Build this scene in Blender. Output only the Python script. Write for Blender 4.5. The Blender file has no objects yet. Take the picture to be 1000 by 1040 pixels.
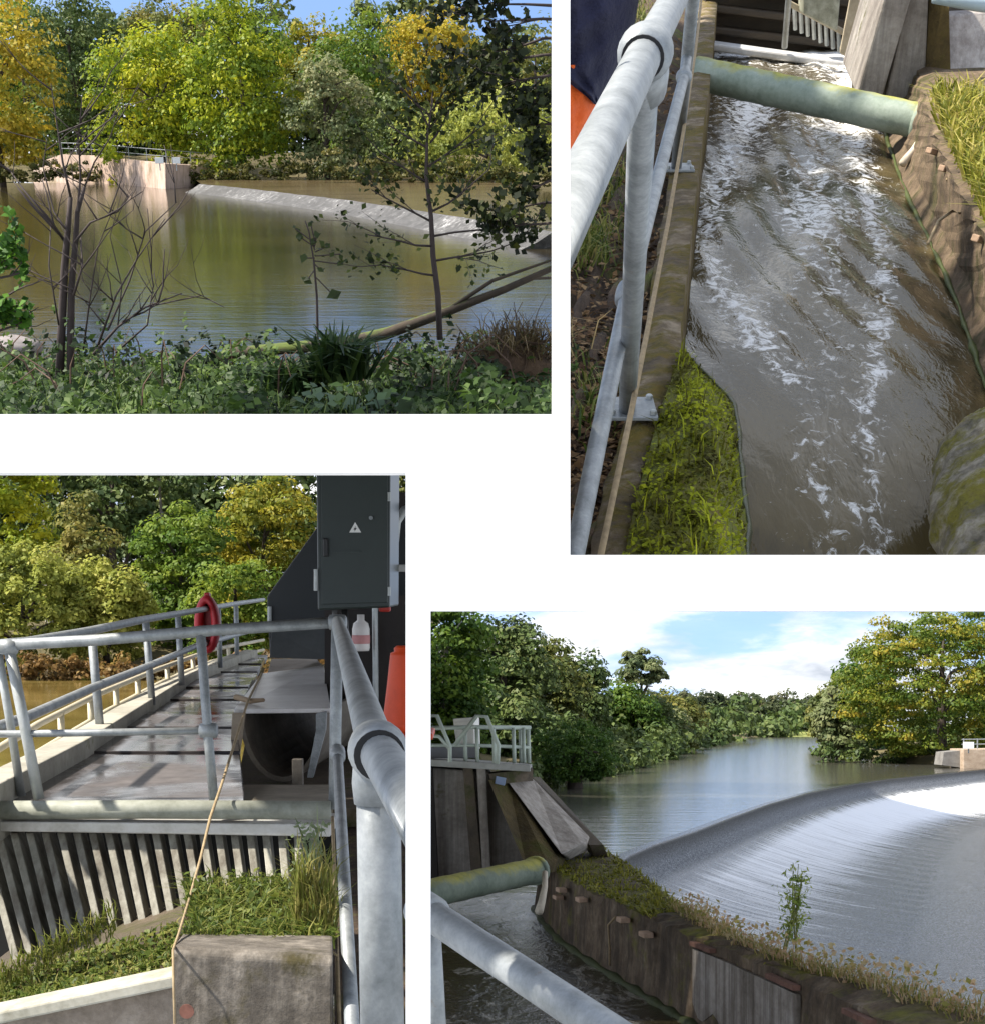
# Four river views seen through a white wall with four rectangular openings.
import bpy, math, random
import numpy as np
from mathutils import Vector, Matrix

scene = bpy.context.scene
COL = scene.collection
F = 1500.0            # focal length in photograph pixels (frame 1000 x 1040)
HOR = 735.0           # picture row of the level camera's horizon
CAM = Vector((0, 0, 1.6))
rnd = random.Random(7)
NP = np.random.default_rng(11)

# ------------------------------------------------------------------ frames
class Frame:
    """One of the four places: its own ground plane, hinged at the viewer."""
    def __init__(self, row, unit=1.0):
        self.unit = unit                      # scale applied to this frame's things about the camera
        self.tilt = math.atan((HOR - row) / F)
        self.R = Matrix.Rotation(self.tilt, 4, 'X')
        self.Ri = self.R.inverted()
        self.M = Matrix.Translation(CAM) @ self.R
    def ray(self, px, py):
        return (self.Ri @ Vector(((px - 500) / F, 1, (HOR - py) / F)))
    def z(self, px, py, h):
        r = self.ray(px, py); return r * (h / r.z)
    def d(self, px, py, y):
        r = self.ray(px, py); return r * (y / r.y)

# ------------------------------------------------------------------ mesh building
class MB:
    def __init__(self):
        self.v = []; self.f = []; self.t = []
    def add(self, vs, fs, tint=None):
        b = len(self.v)
        self.v += [tuple(p) for p in vs]
        self.f += [tuple(b + i for i in q) for q in fs]
        self.t += [0.5 if tint is None else tint] * len(fs)
        return self
    def loft(self, secs, closed=True, caps=True, tint=None):
        n = len(secs[0]); vs = [p for s in secs for p in s]; fs = []
        for i in range(len(secs) - 1):
            for j in range(n if closed else n - 1):
                k = (j + 1) % n
                fs.append((i * n + j, i * n + k, (i + 1) * n + k, (i + 1) * n + j))
        if caps and closed:
            fs.append(tuple(reversed(range(n)))); m = (len(secs) - 1) * n
            fs.append(tuple(m + j for j in range(n)))
        return self.add(vs, fs, tint)
    def tube(self, pts, r, seg=12, caps=True, tint=None):
        pts = [Vector(p) for p in pts]
        rs = r if isinstance(r, (list, tuple)) else [r] * len(pts)
        secs = []; u = None
        for i, p in enumerate(pts):
            a = pts[max(0, i - 1)]; b = pts[min(len(pts) - 1, i + 1)]
            t = (b - a).normalized()
            if u is None:
                u = t.cross(Vector((0, 0, 1)))
                if u.length < .05: u = t.cross(Vector((0, 1, 0)))
            u = (u - t * u.dot(t)).normalized(); w = t.cross(u)
            secs.append([p + (u * math.cos(2 * math.pi * k / seg) + w * math.sin(2 * math.pi * k / seg)) * rs[i] for k in range(seg)])
        return self.loft(secs, True, caps, tint)
    def box(self, c, s, rz=0, rx=0, ry=0):
        R = Matrix.Rotation(rz, 3, 'Z') @ Matrix.Rotation(ry, 3, 'Y') @ Matrix.Rotation(rx, 3, 'X')
        c = Vector(c); vs = []
        for x, y, z in ((-1,-1,-1),(1,-1,-1),(1,1,-1),(-1,1,-1),(-1,-1,1),(1,-1,1),(1,1,1),(-1,1,1)):
            vs.append(c + R @ Vector((x * s[0] / 2, y * s[1] / 2, z * s[2] / 2)))
        return self.add(vs, [(0,3,2,1),(4,5,6,7),(0,1,5,4),(1,2,6,5),(2,3,7,6),(3,0,4,7)])
    def prism(self, poly, vec):
        n = len(poly); vec = Vector(vec); vs = [Vector(p) for p in poly] + [Vector(p) + vec for p in poly]
        fs = [tuple(range(n)), tuple(reversed(range(n, 2 * n)))]
        fs += [(i, i + n, (i + 1) % n + n, (i + 1) % n) for i in range(n)]
        return self.add(vs, fs)
    def lathe(self, c, prof, seg=24, axis=None):
        c = Vector(c); secs = []
        ax = Vector(axis).normalized() if axis is not None else Vector((0, 0, 1))
        u = ax.orthogonal().normalized(); w = ax.cross(u)
        for r, h in prof:
            secs.append([c + ax * h + (u * math.cos(2 * math.pi * k / seg) + w * math.sin(2 * math.pi * k / seg)) * r for k in range(seg)])
        return self.loft(secs)
    def grid(self, nu, nv, fn):
        vs = [fn(i / (nu - 1), j / (nv - 1)) for j in range(nv) for i in range(nu)]
        fs = [(j * nu + i, j * nu + i + 1, (j + 1) * nu + i + 1, (j + 1) * nu + i) for j in range(nv - 1) for i in range(nu - 1)]
        return self.add(vs, fs)

def mitre(fr, mb, seg, px, a, b):
    """Cut a tube's first ring at one image column seen from the camera: slide each point along the tube."""
    t = (Vector(b) - Vector(a)).normalized()
    for i in range(seg):
        p = Vector(mb.v[i]); best = p
        lo, hi = -.2, 1.6
        for _ in range(40):
            m = (lo + hi) / 2; w = fr.R.to_3x3() @ (p + t * m)
            s = (w.x / w.y * F + 500 - px) * (1 if (b.x - a.x) > 0 else -1)
            if s > 0: hi = m
            else: lo = m
        mb.v[i] = tuple(p + t * lo)

class NM:
    """numpy leaf / blade mesh: quads with a tint per face."""
    def __init__(self): self.V = []; self.T = []; self.k = 4
    def quads(self, V, T):
        self.V.append(np.asarray(V, float).reshape(-1, 4, 3)); self.T.append(np.asarray(T, float))
    def data(self):
        return np.concatenate(self.V), np.concatenate(self.T)

from mathutils import noise as MN
def fz(p, s=1.0, o=5):
    return MN.fractal(Vector(p) * s, .9, 2.1, o)

def unit(a): return a / np.maximum(np.linalg.norm(a, axis=-1, keepdims=True), 1e-9)

def leaf_quads(nm, C, Nn, size, tint, aspect=.6, droop=0.0):
    n = len(C); Nn = unit(Nn)
    a = unit(NP.normal(size=(n, 3)) + np.array([0, 0, -droop]))
    a = unit(a - Nn * (a * Nn).sum(1, keepdims=True)); b = np.cross(Nn, a)
    s = np.asarray(size).reshape(-1, 1) * .5
    nb = Nn * s * .18
    V = np.stack([C - a * s, C + b * s * aspect - a * s * .1 + nb, C + a * s, C - b * s * aspect - a * s * .1 + nb], 1)
    nm.quads(V, tint)

def crown(nm, c, r, clumps, per, cr, leaf, seed=0, low=-1.0, flat=.7, inner=.45, droop=.3, jit=.35, tint=(0, 1), spike=None):
    """Leaf clumps through the volume of an uneven ellipsoid."""
    g = np.random.default_rng(seed + 101)
    c = np.array(c, float); r = np.array(r, float)
    D = unit(g.normal(size=(clumps * 3, 3)))
    D = D[D[:, 2] > low][:clumps]
    n = len(D)
    # uneven outline: a few lobes
    lob = unit(g.normal(size=(7, 3))); la = g.uniform(-.22, .25, 7)
    bump = 1 + sum(a * np.maximum(0, (D * l).sum(1)) ** 3 for l, a in zip(lob, la))
    rad = (inner + (1 - inner) * g.uniform(0, 1, n) ** .5) * bump
    cc = c + D * r * rad[:, None]
    cs = cr * g.uniform(.55, 1.35, n)
    ct = g.uniform(0, 1, n)
    idx = np.repeat(np.arange(n), per)
    m = len(idx)
    u = unit(g.normal(size=(m, 3)))
    u[:, 2] = np.where(u[:, 2] < -.2, u[:, 2] * .4, u[:, 2])
    q = cs[idx][:, None] * u * (g.uniform(.25, 1, m) ** .5)[:, None]
    q[:, 2] *= flat
    p = cc[idx] + q
    p[:, 2] -= droop * (q[:, 0] ** 2 + q[:, 1] ** 2) / np.maximum(cs[idx], .01)
    nrm = u + g.normal(size=(m, 3)) * jit + np.array([0, 0, .3])
    t = tint[0] + (tint[1] - tint[0]) * np.clip(.62 * ct[idx] + .38 * g.uniform(0, 1, m), 0, 1)
    leaf_quads(nm, p, nrm, leaf * g.uniform(.6, 1.4, m), t)
    return cc, cs

def blades(nm, base, h, w, lean=.4, tint=None, seed=0):
    g = np.random.default_rng(seed + 500)
    n = len(base); base = np.asarray(base, float)
    h = np.broadcast_to(np.asarray(h, float), (n,)) * g.uniform(.5, 1.25, n)
    a = g.uniform(0, 2 * np.pi, n); dirv = np.stack([np.cos(a), np.sin(a), np.zeros(n)], 1)
    side = np.stack([-np.sin(a + g.normal(size=n)), np.cos(a + g.normal(size=n)), np.zeros(n)], 1)
    L = lean * g.uniform(.2, 1.6, n)
    t = g.uniform(0, 1, n) if tint is None else tint
    p0 = base; p1 = base + dirv * (h * L * .3)[:, None] + np.array([0, 0, 1]) * (h * .6)[:, None]
    p2 = base + dirv * (h * L)[:, None] + np.array([0, 0, 1]) * (h * (1 - .25 * L))[:, None]
    s = side * (w * .5)
    nm.quads(np.stack([p0 - s, p0 + s, p1 + s * .8, p1 - s * .8], 1), t)
    nm.quads(np.stack([p1 - s * .8, p1 + s * .8, p2 + s * .1, p2 - s * .1], 1), t)

# ------------------------------------------------------------------ objects
def finish(o, label, cat, group, kind):
    if label: o['label'] = label
    if cat: o['category'] = cat
    if group: o['group'] = group
    if kind: o['kind'] = kind
    return o

def thing(fr, name, base, label, cat, group=None, kind=None):
    o = bpy.data.objects.new(name, None); COL.objects.link(o)
    o.empty_display_size = .2
    o.matrix_world = fr.M @ Matrix.Translation(Vector(base) * fr.unit)
    o['_b'] = list(Vector(base))
    return finish(o, label, cat, group, kind)

def emit(fr, name, mb, mat, parent=None, base=None, label=None, cat=None, group=None, kind=None, smooth=False, bevel=0, solid=0, foam=None, attrs=None):
    me = bpy.data.meshes.new(name)
    if parent is not None: base = Vector(parent['_b'])
    if isinstance(mb, NM):
        V, T = mb.data(); n = len(V)
        if base is None: base = Vector((float(V[..., 0].mean()), float(V[..., 1].mean()), float(V[..., 2].min())))
        co = (V.reshape(-1, 3) - np.array(base)) * fr.unit
        me.vertices.add(n * 4); me.vertices.foreach_set('co', co.ravel())
        me.loops.add(n * 4); me.loops.foreach_set('vertex_index', np.arange(n * 4, dtype=np.int32))
        me.polygons.add(n); me.polygons.foreach_set('loop_start', np.arange(0, n * 4, 4, dtype=np.int32))
        me.update(calc_edges=True)
        at = me.attributes.new('tint', 'FLOAT', 'FACE'); at.data.foreach_set('value', T.astype(np.float32))
    else:
        if base is None:
            A = np.array(mb.v); base = Vector((float(A[:, 0].mean()), float(A[:, 1].mean()), float(A[:, 2].min())))
        me.from_pydata([(Vector(p) - Vector(base)) * fr.unit for p in mb.v], [], mb.f); me.update()
        at = me.attributes.new('tint', 'FLOAT', 'FACE'); at.data.foreach_set('value', np.array(mb.t, np.float32))
        if foam is not None:
            a2 = me.attributes.new('foam', 'FLOAT', 'POINT'); a2.data.foreach_set('value', np.asarray(foam, np.float32))
        for an, av in (attrs or {}).items():
            a2 = me.attributes.new(an, 'FLOAT', 'POINT'); a2.data.foreach_set('value', np.asarray(av, np.float32))
        if smooth: me.polygons.foreach_set('use_smooth', [True] * len(me.polygons))
    me.materials.append(mat)
    o = bpy.data.objects.new(name, me); COL.objects.link(o)
    if parent is not None:
        o.parent = parent
    else:
        o.matrix_world = fr.M @ Matrix.Translation(Vector(base) * fr.unit)
    o['_b'] = list(Vector(base))
    if bevel:
        b = o.modifiers.new('bevel', 'BEVEL'); b.width = bevel * fr.unit; b.segments = 2; b.limit_method = 'ANGLE'
    if solid:
        s = o.modifiers.new('solid', 'SOLIDIFY'); s.thickness = solid
    return finish(o, label, cat, group, kind)

# ------------------------------------------------------------------ materials
MATU = [1.0]           # pattern repeats per metre follow the place's scale about the camera
class NT:
    def __init__(self, name):
        self.m = bpy.data.materials.new(name); self.m.use_nodes = True
        self.t = self.m.node_tree; self.n = self.t.nodes; self.l = self.t.links
        self.n.clear(); self.out = self.n.new('ShaderNodeOutputMaterial')
    def new(self, k, **kw):
        x = self.n.new(k)
        for a, b in kw.items(): setattr(x, a, b)
        return x
    def link(self, a, b): self.l.new(a, b)
    def coord(self, scale=(1, 1, 1), rot=(0, 0, 0)):
        c = self.new('ShaderNodeTexCoord'); m = self.new('ShaderNodeMapping')
        m.inputs['Scale'].default_value = tuple(q * MATU[0] for q in scale); m.inputs['Rotation'].default_value = rot
        self.link(c.outputs['Object'], m.inputs['Vector']); return m.outputs['Vector']
    def noise(self, vec, scale, detail=5, rough=.6, dist=0):
        x = self.new('ShaderNodeTexNoise'); x.inputs['Scale'].default_value = scale
        x.inputs['Detail'].default_value = detail; x.inputs['Roughness'].default_value = rough
        x.inputs['Distortion'].default_value = dist
        self.link(vec, x.inputs['Vector']); return x.outputs['Fac']
    def ramp(self, fac, stops, interp='LINEAR'):
        x = self.new('ShaderNodeValToRGB'); x.color_ramp.interpolation = interp
        e = x.color_ramp.elements
        while len(e) < len(stops): e.new(.5)
        for k, (p, c) in enumerate(stops):
            e[k].position = p
            e[k].color = (c, c, c, 1) if not isinstance(c, (tuple, list)) else (*c, 1)
        self.link(fac, x.inputs['Fac']); return x.outputs['Color']
    def mix(self, fac, a, b, mode='MIX'):
        x = self.new('ShaderNodeMix', data_type='RGBA', blend_type=mode)
        for s, v in ((x.inputs[0], fac), (x.inputs[6], a), (x.inputs[7], b)):
            if hasattr(v, 'links') or isinstance(v, bpy.types.NodeSocket): self.link(v, s)
            elif isinstance(v, (tuple, list)): s.default_value = (*v, 1)
            else: s.default_value = v
        return x.outputs[2]
    def math(self, op, a, b=None, c=None, clamp=False):
        x = self.new('ShaderNodeMath', operation=op); x.use_clamp = clamp
        for s, v in zip(x.inputs, (a, b, c)):
            if v is None: continue
            if isinstance(v, bpy.types.NodeSocket): self.link(v, s)
            else: s.default_value = v
        return x.outputs[0]
    def attr(self, name):
        x = self.new('ShaderNodeAttribute', attribute_name=name); return x.outputs['Fac']
    def bump(self, h, strength=.3, dist=.02):
        x = self.new('ShaderNodeBump'); x.inputs['Strength'].default_value = strength
        x.inputs['Distance'].default_value = dist / MATU[0]; self.link(h, x.inputs['Height']); return x.outputs['Normal']
    def principled(self, col, rough=.6, metal=0, normal=None, ior=1.45, spec=None):
        x = self.new('ShaderNodeBsdfPrincipled')
        for k, v in (('Base Color', col), ('Roughness', rough), ('Metallic', metal), ('IOR', ior)):
            s = x.inputs[k]
            if isinstance(v, bpy.types.NodeSocket): self.link(v, s)
            elif isinstance(v, (tuple, list)): s.default_value = (*v, 1)
            else: s.default_value = v
        if spec is not None: x.inputs['Specular IOR Level'].default_value = spec
        if normal is not None: self.link(normal, x.inputs['Normal'])
        return x.outputs[0]
    def done(self, sh): self.link(sh, self.out.inputs['Surface']); return self.m

def leaf_mat(name, cols, trans=.42, rough=.55):
    t = NT(name)
    k = len(cols)
    c = t.ramp(t.attr('tint'), [(i / (k - 1), q) for i, q in enumerate(cols)])
    p = t.principled(c, rough, spec=.3)
    tr = t.new('ShaderNodeBsdfTranslucent'); t.link(c, tr.inputs['Color'])
    mx = t.new('ShaderNodeMixShader'); mx.inputs[0].default_value = trans
    t.link(p, mx.inputs[1]); t.link(tr.outputs[0], mx.inputs[2])
    return t.done(mx.outputs[0])

def rough_mat(name, stops, scale=3, detail=8, rough=.85, bump=.4, bdist=.02, fine=30, metal=0, stretch=(1, 1, 1), moss=None, mossthr=(.5, .62), mossscale=2.5, up=0.0, streak=None):
    t = NT(name); v = t.coord(stretch)
    n1 = t.noise(v, scale, detail, .65); n2 = t.noise(v, fine, 6, .7)
    mixn = t.math('ADD', t.math('MULTIPLY', n1, .7), t.math('MULTIPLY', n2, .3))
    c = t.ramp(mixn, stops)
    if streak:
        vs = t.coord((streak[1], streak[1], .25)); s = t.ramp(t.noise(vs, 2.0, 6, .7), [(.42, 0), (.62, 1)])
        c = t.mix(t.math('MULTIPLY', s, streak[2]), c, streak[0])
    if moss:
        mv = t.coord(); mn = t.noise(mv, mossscale, 6, .7, .3)
        if up:
            g = t.new('ShaderNodeNewGeometry'); sp = t.new('ShaderNodeSeparateXYZ'); t.link(g.outputs['Normal'], sp.inputs[0])
            mn = t.math('ADD', mn, t.math('MULTIPLY', sp.outputs['Z'], up))
        mk = t.ramp(mn, [(mossthr[0], 0), (mossthr[1], 1)])
        mc = t.ramp(t.noise(mv, mossscale * 5, 5, .7), [(i / max(1, len(moss) - 1) * .5 + .25, q) for i, q in enumerate(moss)])
        c = t.mix(mk, c, mc)
    h = t.math('ADD', t.math('MULTIPLY', n1, 1.0), t.math('MULTIPLY', n2, .5))
    return t.done(t.principled(c, rough, metal, t.bump(h, bump, bdist)))

def plain(name, col, rough=.5, metal=0, var=.12, scale=6, bump=.05):
    a = tuple(max(0, q * (1 - var)) for q in col); b = tuple(min(1, q * (1 + var)) for q in col)
    return rough_mat(name, [(.3, a), (.7, b)], scale, 4, rough, bump, .005, 40, metal)

# ------------------------------------------------------------------ camera, sun, sky
cd = bpy.data.cameras.new('camera'); cam = bpy.data.objects.new('camera', cd); COL.objects.link(cam)
cam.location = CAM; cam.rotation_euler = (math.radians(90), 0, 0)
cd.sensor_fit = 'VERTICAL'; cd.sensor_height = 24; cd.sensor_width = 24
cd.lens = 24 * F / 1040
cd.shift_y = (HOR - 520) / 1040
cd.clip_start = .05; cd.clip_end = 4000
scene.camera = cam

SUN_EL, SUN_AZ = math.radians(50), math.radians(68)     # from the viewer's left, a little behind
to_sun = Vector((-math.sin(SUN_AZ) * math.cos(SUN_EL), -math.cos(SUN_AZ) * math.cos(SUN_EL), math.sin(SUN_EL)))
sl = bpy.data.lights.new('sun', 'SUN'); so = bpy.data.objects.new('sun', sl); COL.objects.link(so)
sl.energy = 4.0; sl.angle = math.radians(1.5); sl.color = (1, .93, .82)
so.rotation_euler = to_sun.to_track_quat('Z', 'Y').to_euler(); so.location = (-8, -6, 9)

W = bpy.data.worlds.new('World'); scene.world = W; W.use_nodes = True
nt = W.node_tree; nt.nodes.clear(); N = nt.nodes.new; L = nt.links.new
out = N('ShaderNodeOutputWorld')
sky = N('ShaderNodeTexSky'); sky.sky_type = 'NISHITA'; sky.sun_disc = False
sky.sun_elevation = SUN_EL; sky.sun_rotation = math.radians(180) + SUN_AZ
sky.air_density = 1.0; sky.dust_density = .6; sky.ozone_density = 1.5
tc = N('ShaderNodeTexCoord'); sp = N('ShaderNodeSeparateXYZ'); L(tc.outputs['Generated'], sp.inputs[0])
def wm(op, a, b):
    x = N('ShaderNodeMath'); x.operation = op
    for s, v in zip(x.inputs, (a, b)):
        if isinstance(v, bpy.types.NodeSocket): L(v, s)
        else: s.default_value = v
    return x.outputs[0]
lz = N('ShaderNodeCombineXYZ'); L(sp.outputs['X'], lz.inputs[0]); L(sp.outputs['Y'], lz.inputs[1]); L(wm('ADD', sp.outputs['Z'], .35), lz.inputs[2])
vn = N('ShaderNodeVectorMath'); vn.operation = 'NORMALIZE'; L(lz.outputs[0], vn.inputs[0]); L(vn.outputs[0], sky.inputs['Vector'])
bs = N('ShaderNodeBackground'); bs.inputs['Strength'].default_value = .145; L(sky.outputs[0], bs.inputs['Color'])
zz = wm('ADD', wm('MAXIMUM', sp.outputs['Z'], 0.0), .22)
cb = N('ShaderNodeCombineXYZ'); L(wm('DIVIDE', sp.outputs['X'], zz), cb.inputs[0]); L(wm('DIVIDE', sp.outputs['Y'], zz), cb.inputs[1])
cb.inputs[2].default_value = 3.0
def wnoise(scale, detail, rough, off):
    mp = N('ShaderNodeMapping'); mp.inputs['Location'].default_value = off; L(cb.outputs[0], mp.inputs[0])
    x = N('ShaderNodeTexNoise'); x.inputs['Scale'].default_value = scale; x.inputs['Detail'].default_value = detail
    x.inputs['Roughness'].default_value = rough; x.inputs['Distortion'].default_value = .25; L(mp.outputs[0], x.inputs['Vector']); return x.outputs['Fac']
def wramp(fac, stops):
    x = N('ShaderNodeValToRGB'); e = x.color_ramp.elements
    while len(e) < len(stops): e.new(.5)
    for k, (p, c) in enumerate(stops):
        e[k].position = p; e[k].color = (*c, 1) if isinstance(c, tuple) else (c, c, c, 1)
    L(fac, x.inputs[0]); return x.outputs[0]
SKY_OFF = (2.3, 0.4, 0)
mask = wramp(wnoise(1.5, 10, .56, SKY_OFF), [(.38, 0), (.50, 1)])
ccol = wramp(wnoise(2.4, 9, .58, (5.1, 3.3, 1)), [(.36, (.46, .50, .57)), (.5, (.76, .79, .84)), (.60, (1.0, 1.0, 1.0))])
# a clear gap among the clouds above the far bank
gx = wm('SUBTRACT', wm('DIVIDE', sp.outputs['X'], zz), -.12); gy = wm('SUBTRACT', wm('DIVIDE', sp.outputs['Y'], zz), 1.20)
gd = wm('SQRT', wm('ADD', wm('MULTIPLY', gx, gx), wm('MULTIPLY', gy, gy)), 0.0)
gap = wramp(wm('ADD', gd, wm('MULTIPLY', wm('SUBTRACT', wnoise(1.6, 6, .6, (1, 1, 1)), .5), .5)), [(.26, 0), (.44, 1)])
hx = wm('SUBTRACT', wm('DIVIDE', sp.outputs['X'], zz), .60); hy = wm('MULTIPLY', wm('SUBTRACT', wm('DIVIDE', sp.outputs['Y'], zz), 3.5), .8)
hd = wm('SQRT', wm('ADD', wm('MULTIPLY', hx, hx), wm('MULTIPLY', hy, hy)), 0.0)
gap2 = wramp(wm('ADD', hd, wm('MULTIPLY', wm('SUBTRACT', wnoise(5, 6, .6, (2, 1, 1)), .5), .5)), [(.10, .1), (.26, 1)])
mk2 = wm('MULTIPLY', wm('MULTIPLY', mask, gap), gap2)
bc = N('ShaderNodeBackground'); bc.inputs['Strength'].default_value = .57; L(ccol, bc.inputs['Color'])
mx = N('ShaderNodeMixShader'); L(mk2, mx.inputs[0]); L(bs.outputs[0], mx.inputs[1]); L(bc.outputs[0], mx.inputs[2])
L(mx.outputs[0], out.inputs['Surface'])

vs = scene.view_settings
vs.view_transform = 'Standard'; vs.look = 'None'; vs.gamma = 1; vs.use_curve_mapping = False
vs.exposure = 1.35
scene.cycles.max_bounces = 8; scene.cycles.transparent_max_bounces = 8
scene.cycles.use_denoising = True

# ------------------------------------------------------------------ the four places
FA = Frame(140, .4)      # far bank and broken weir seen over undergrowth
FB = Frame(-190)     # looking down into the sluice channel
FCB = Frame(587, 2.0)   # the wood across the river from the walkway
FC = Frame(587)      # walkway above the trash rack
FDB = Frame(735, 1.6)   # pool, weir and shores beyond the dividing wall
FD = Frame(735)      # weir and upper pool
LEVEL = Frame(735)

# ------------------------------------------------------------------ white wall added for the white page; four openings cut at image pixels
D = 1.2
def wall():
    OP = [(-30, -30, 560.7, 420.7), (578.6, -30, 1030, 563.7), (-30, 479.8, 412.3, 1070), (436.8, 619.8, 1030, 1070)]
    X = lambda p: (p - 500) / F * D
    Z = lambda p: (HOR - p) / F * D
    xs = sorted({-330, -30, 412.3, 436.8, 560.7, 578.6, 1030, 1450}); ys = sorted({-420, -30, 420.7, 479.8, 563.7, 619.8, 1070, 1350})
    def solid(i, j):
        if i < 0 or j < 0 or i >= len(xs) - 1 or j >= len(ys) - 1: return False
        cx = (xs[i] + xs[i + 1]) / 2; cy = (ys[j] + ys[j + 1]) / 2
        return not any(a < cx < c and b < cy < d for a, b, c, d in OP)
    m = MB(); T = .014; idx = {}
    def vert(i, j, k):
        if (i, j, k) not in idx:
            idx[i, j, k] = len(m.v); m.v.append((X(xs[i]), D + T * k, Z(ys[j])))
        return idx[i, j, k]
    for i in range(len(xs) - 1):
        for j in range(len(ys) - 1):
            if not solid(i, j): continue
            q = [(i, j), (i, j + 1), (i + 1, j + 1), (i + 1, j)]
            m.f.append(tuple(vert(*p, 0) for p in q)); m.f.append(tuple(vert(*p, 1) for p in reversed(q)))
            for (di, dj), (a, b) in (((-1, 0), (0, 1)), ((0, 1), (1, 2)), ((1, 0), (2, 3)), ((0, -1), (3, 0))):
                if not solid(i + di, j + dj):
                    m.f.append((vert(*q[a], 0), vert(*q[a], 1), vert(*q[b], 1), vert(*q[b], 0)))
    m.t = [.5] * len(m.f)
    emit(LEVEL, 'page_wall', m, plain('white_paint', (.9, .9, .9), .7, 0, .01), None, (0, D, Z(1350)),
         'plain white wall with four rectangular openings, added for the white page around the views', 'wall')
wall()

# ------------------------------------------------------------------ shared materials
M_galv = rough_mat('galvanised_steel', [(.3, (.15, .165, .17)), (.5, (.27, .29, .30)), (.7, (.40, .42, .43))], 14, 9, .5, .22, .004, 90, .35, moss=[(.16, .12, .09), (.24, .19, .15)], mossthr=(.64, .74), mossscale=11)
M_galv_worn = rough_mat('weathered_steel', [(.3, (.26, .27, .26)), (.55, (.42, .44, .43)), (.75, (.54, .55, .55))], 7, 6, .5, .15, .004, 50, .4)
M_rope = plain('tan_rope', (.30, .225, .13), .9, 0, .35, 30, .3)
M_bark = rough_mat('bark', [(.3, (.025, .02, .016)), (.6, (.075, .058, .045)), (.8, (.13, .11, .09))], 4, 8, .9, .6, .03, 25, 0, (1, 1, .35))
M_bark_pale = rough_mat('pale_bark', [(.3, (.16, .14, .12)), (.6, (.36, .33, .29)), (.8, (.5, .48, .44))], 4, 8, .9, .4, .02, 25, 0, (1, 1, .35))
M_twig = plain('dark_twig', (.045, .033, .03), .85, 0, .3, 20)
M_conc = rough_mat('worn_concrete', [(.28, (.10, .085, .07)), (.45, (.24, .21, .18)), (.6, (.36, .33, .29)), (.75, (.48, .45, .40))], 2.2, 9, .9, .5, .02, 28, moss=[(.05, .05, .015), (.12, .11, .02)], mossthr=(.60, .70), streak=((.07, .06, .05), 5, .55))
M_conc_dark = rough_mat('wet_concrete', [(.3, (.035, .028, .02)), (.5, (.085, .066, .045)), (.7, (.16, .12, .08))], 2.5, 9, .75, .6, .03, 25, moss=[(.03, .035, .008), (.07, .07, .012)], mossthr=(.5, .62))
M_soil = rough_mat('leaf_litter_soil', [(.3, (.02, .014, .01)), (.5, (.07, .045, .028)), (.7, (.17, .11, .065))], 5, 9, .95, .8, .03, 40, moss=[(.05, .06, .01), (.12, .13, .02)], mossthr=(.52, .64))
M_bank = rough_mat('bank_soil', [(.3, (.04, .032, .015)), (.6, (.11, .09, .035)), (.8, (.2, .15, .06))], .3, 8, .95, .5, .1, 5)

G_GOLD = [(.13, .17, .02), (.27, .26, .025), (.44, .34, .03), (.52, .34, .03)]
G_YEL = [(0.075, 0.135, 0.015), (0.195, 0.270, 0.019), (0.360, 0.390, 0.021), (0.540, 0.495, 0.027)]
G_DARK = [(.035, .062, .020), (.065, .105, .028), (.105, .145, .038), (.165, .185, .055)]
G_MID = [(0.038, 0.083, 0.015), (0.075, 0.143, 0.018), (0.150, 0.217, 0.024), (0.240, 0.285, 0.030)]
G_WILL0 = [(0.135, 0.176, 0.054), (0.230, 0.270, 0.081), (0.351, 0.378, 0.108), (0.472, 0.459, 0.135)]
G_GREY = [(0.087, 0.123, 0.051), (0.160, 0.196, 0.080), (0.261, 0.275, 0.123), (0.362, 0.334, 0.160)]
G_OLIVE = [(0.056, 0.080, 0.021), (0.112, 0.136, 0.032), (0.192, 0.192, 0.045), (0.288, 0.240, 0.056)]
G_AUT = [(.05, .10, .012), (.11, .16, .018), (.20, .225, .025), (.34, .28, .03), (.42, .29, .035)]
G_WILL = [(.11, .14, .03), (.22, .26, .05), (.36, .38, .07), (.46, .44, .10)]
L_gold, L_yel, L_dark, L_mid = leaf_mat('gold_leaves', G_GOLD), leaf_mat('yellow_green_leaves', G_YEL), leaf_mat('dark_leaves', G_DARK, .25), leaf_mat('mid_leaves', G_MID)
L_will, L_grey, L_olive, L_aut = leaf_mat('willow_leaves', G_WILL), leaf_mat('grey_leaves', G_GREY), leaf_mat('olive_leaves', G_OLIVE), leaf_mat('autumn_leaves', G_AUT)
L_grass = leaf_mat('grass_blades', [(.04, .07, .012), (.09, .13, .02), (.17, .19, .035), (.30, .26, .09)], .3)
L_straw = leaf_mat('dry_grass', [(.10, .10, .025), (.24, .20, .07), (.38, .27, .11), (.45, .36, .18)], .3)
L_moss = leaf_mat('moss', [(.04, .05, .008), (.10, .12, .010), (.20, .22, .012), (.30, .30, .02)], .1, .9)

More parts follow.
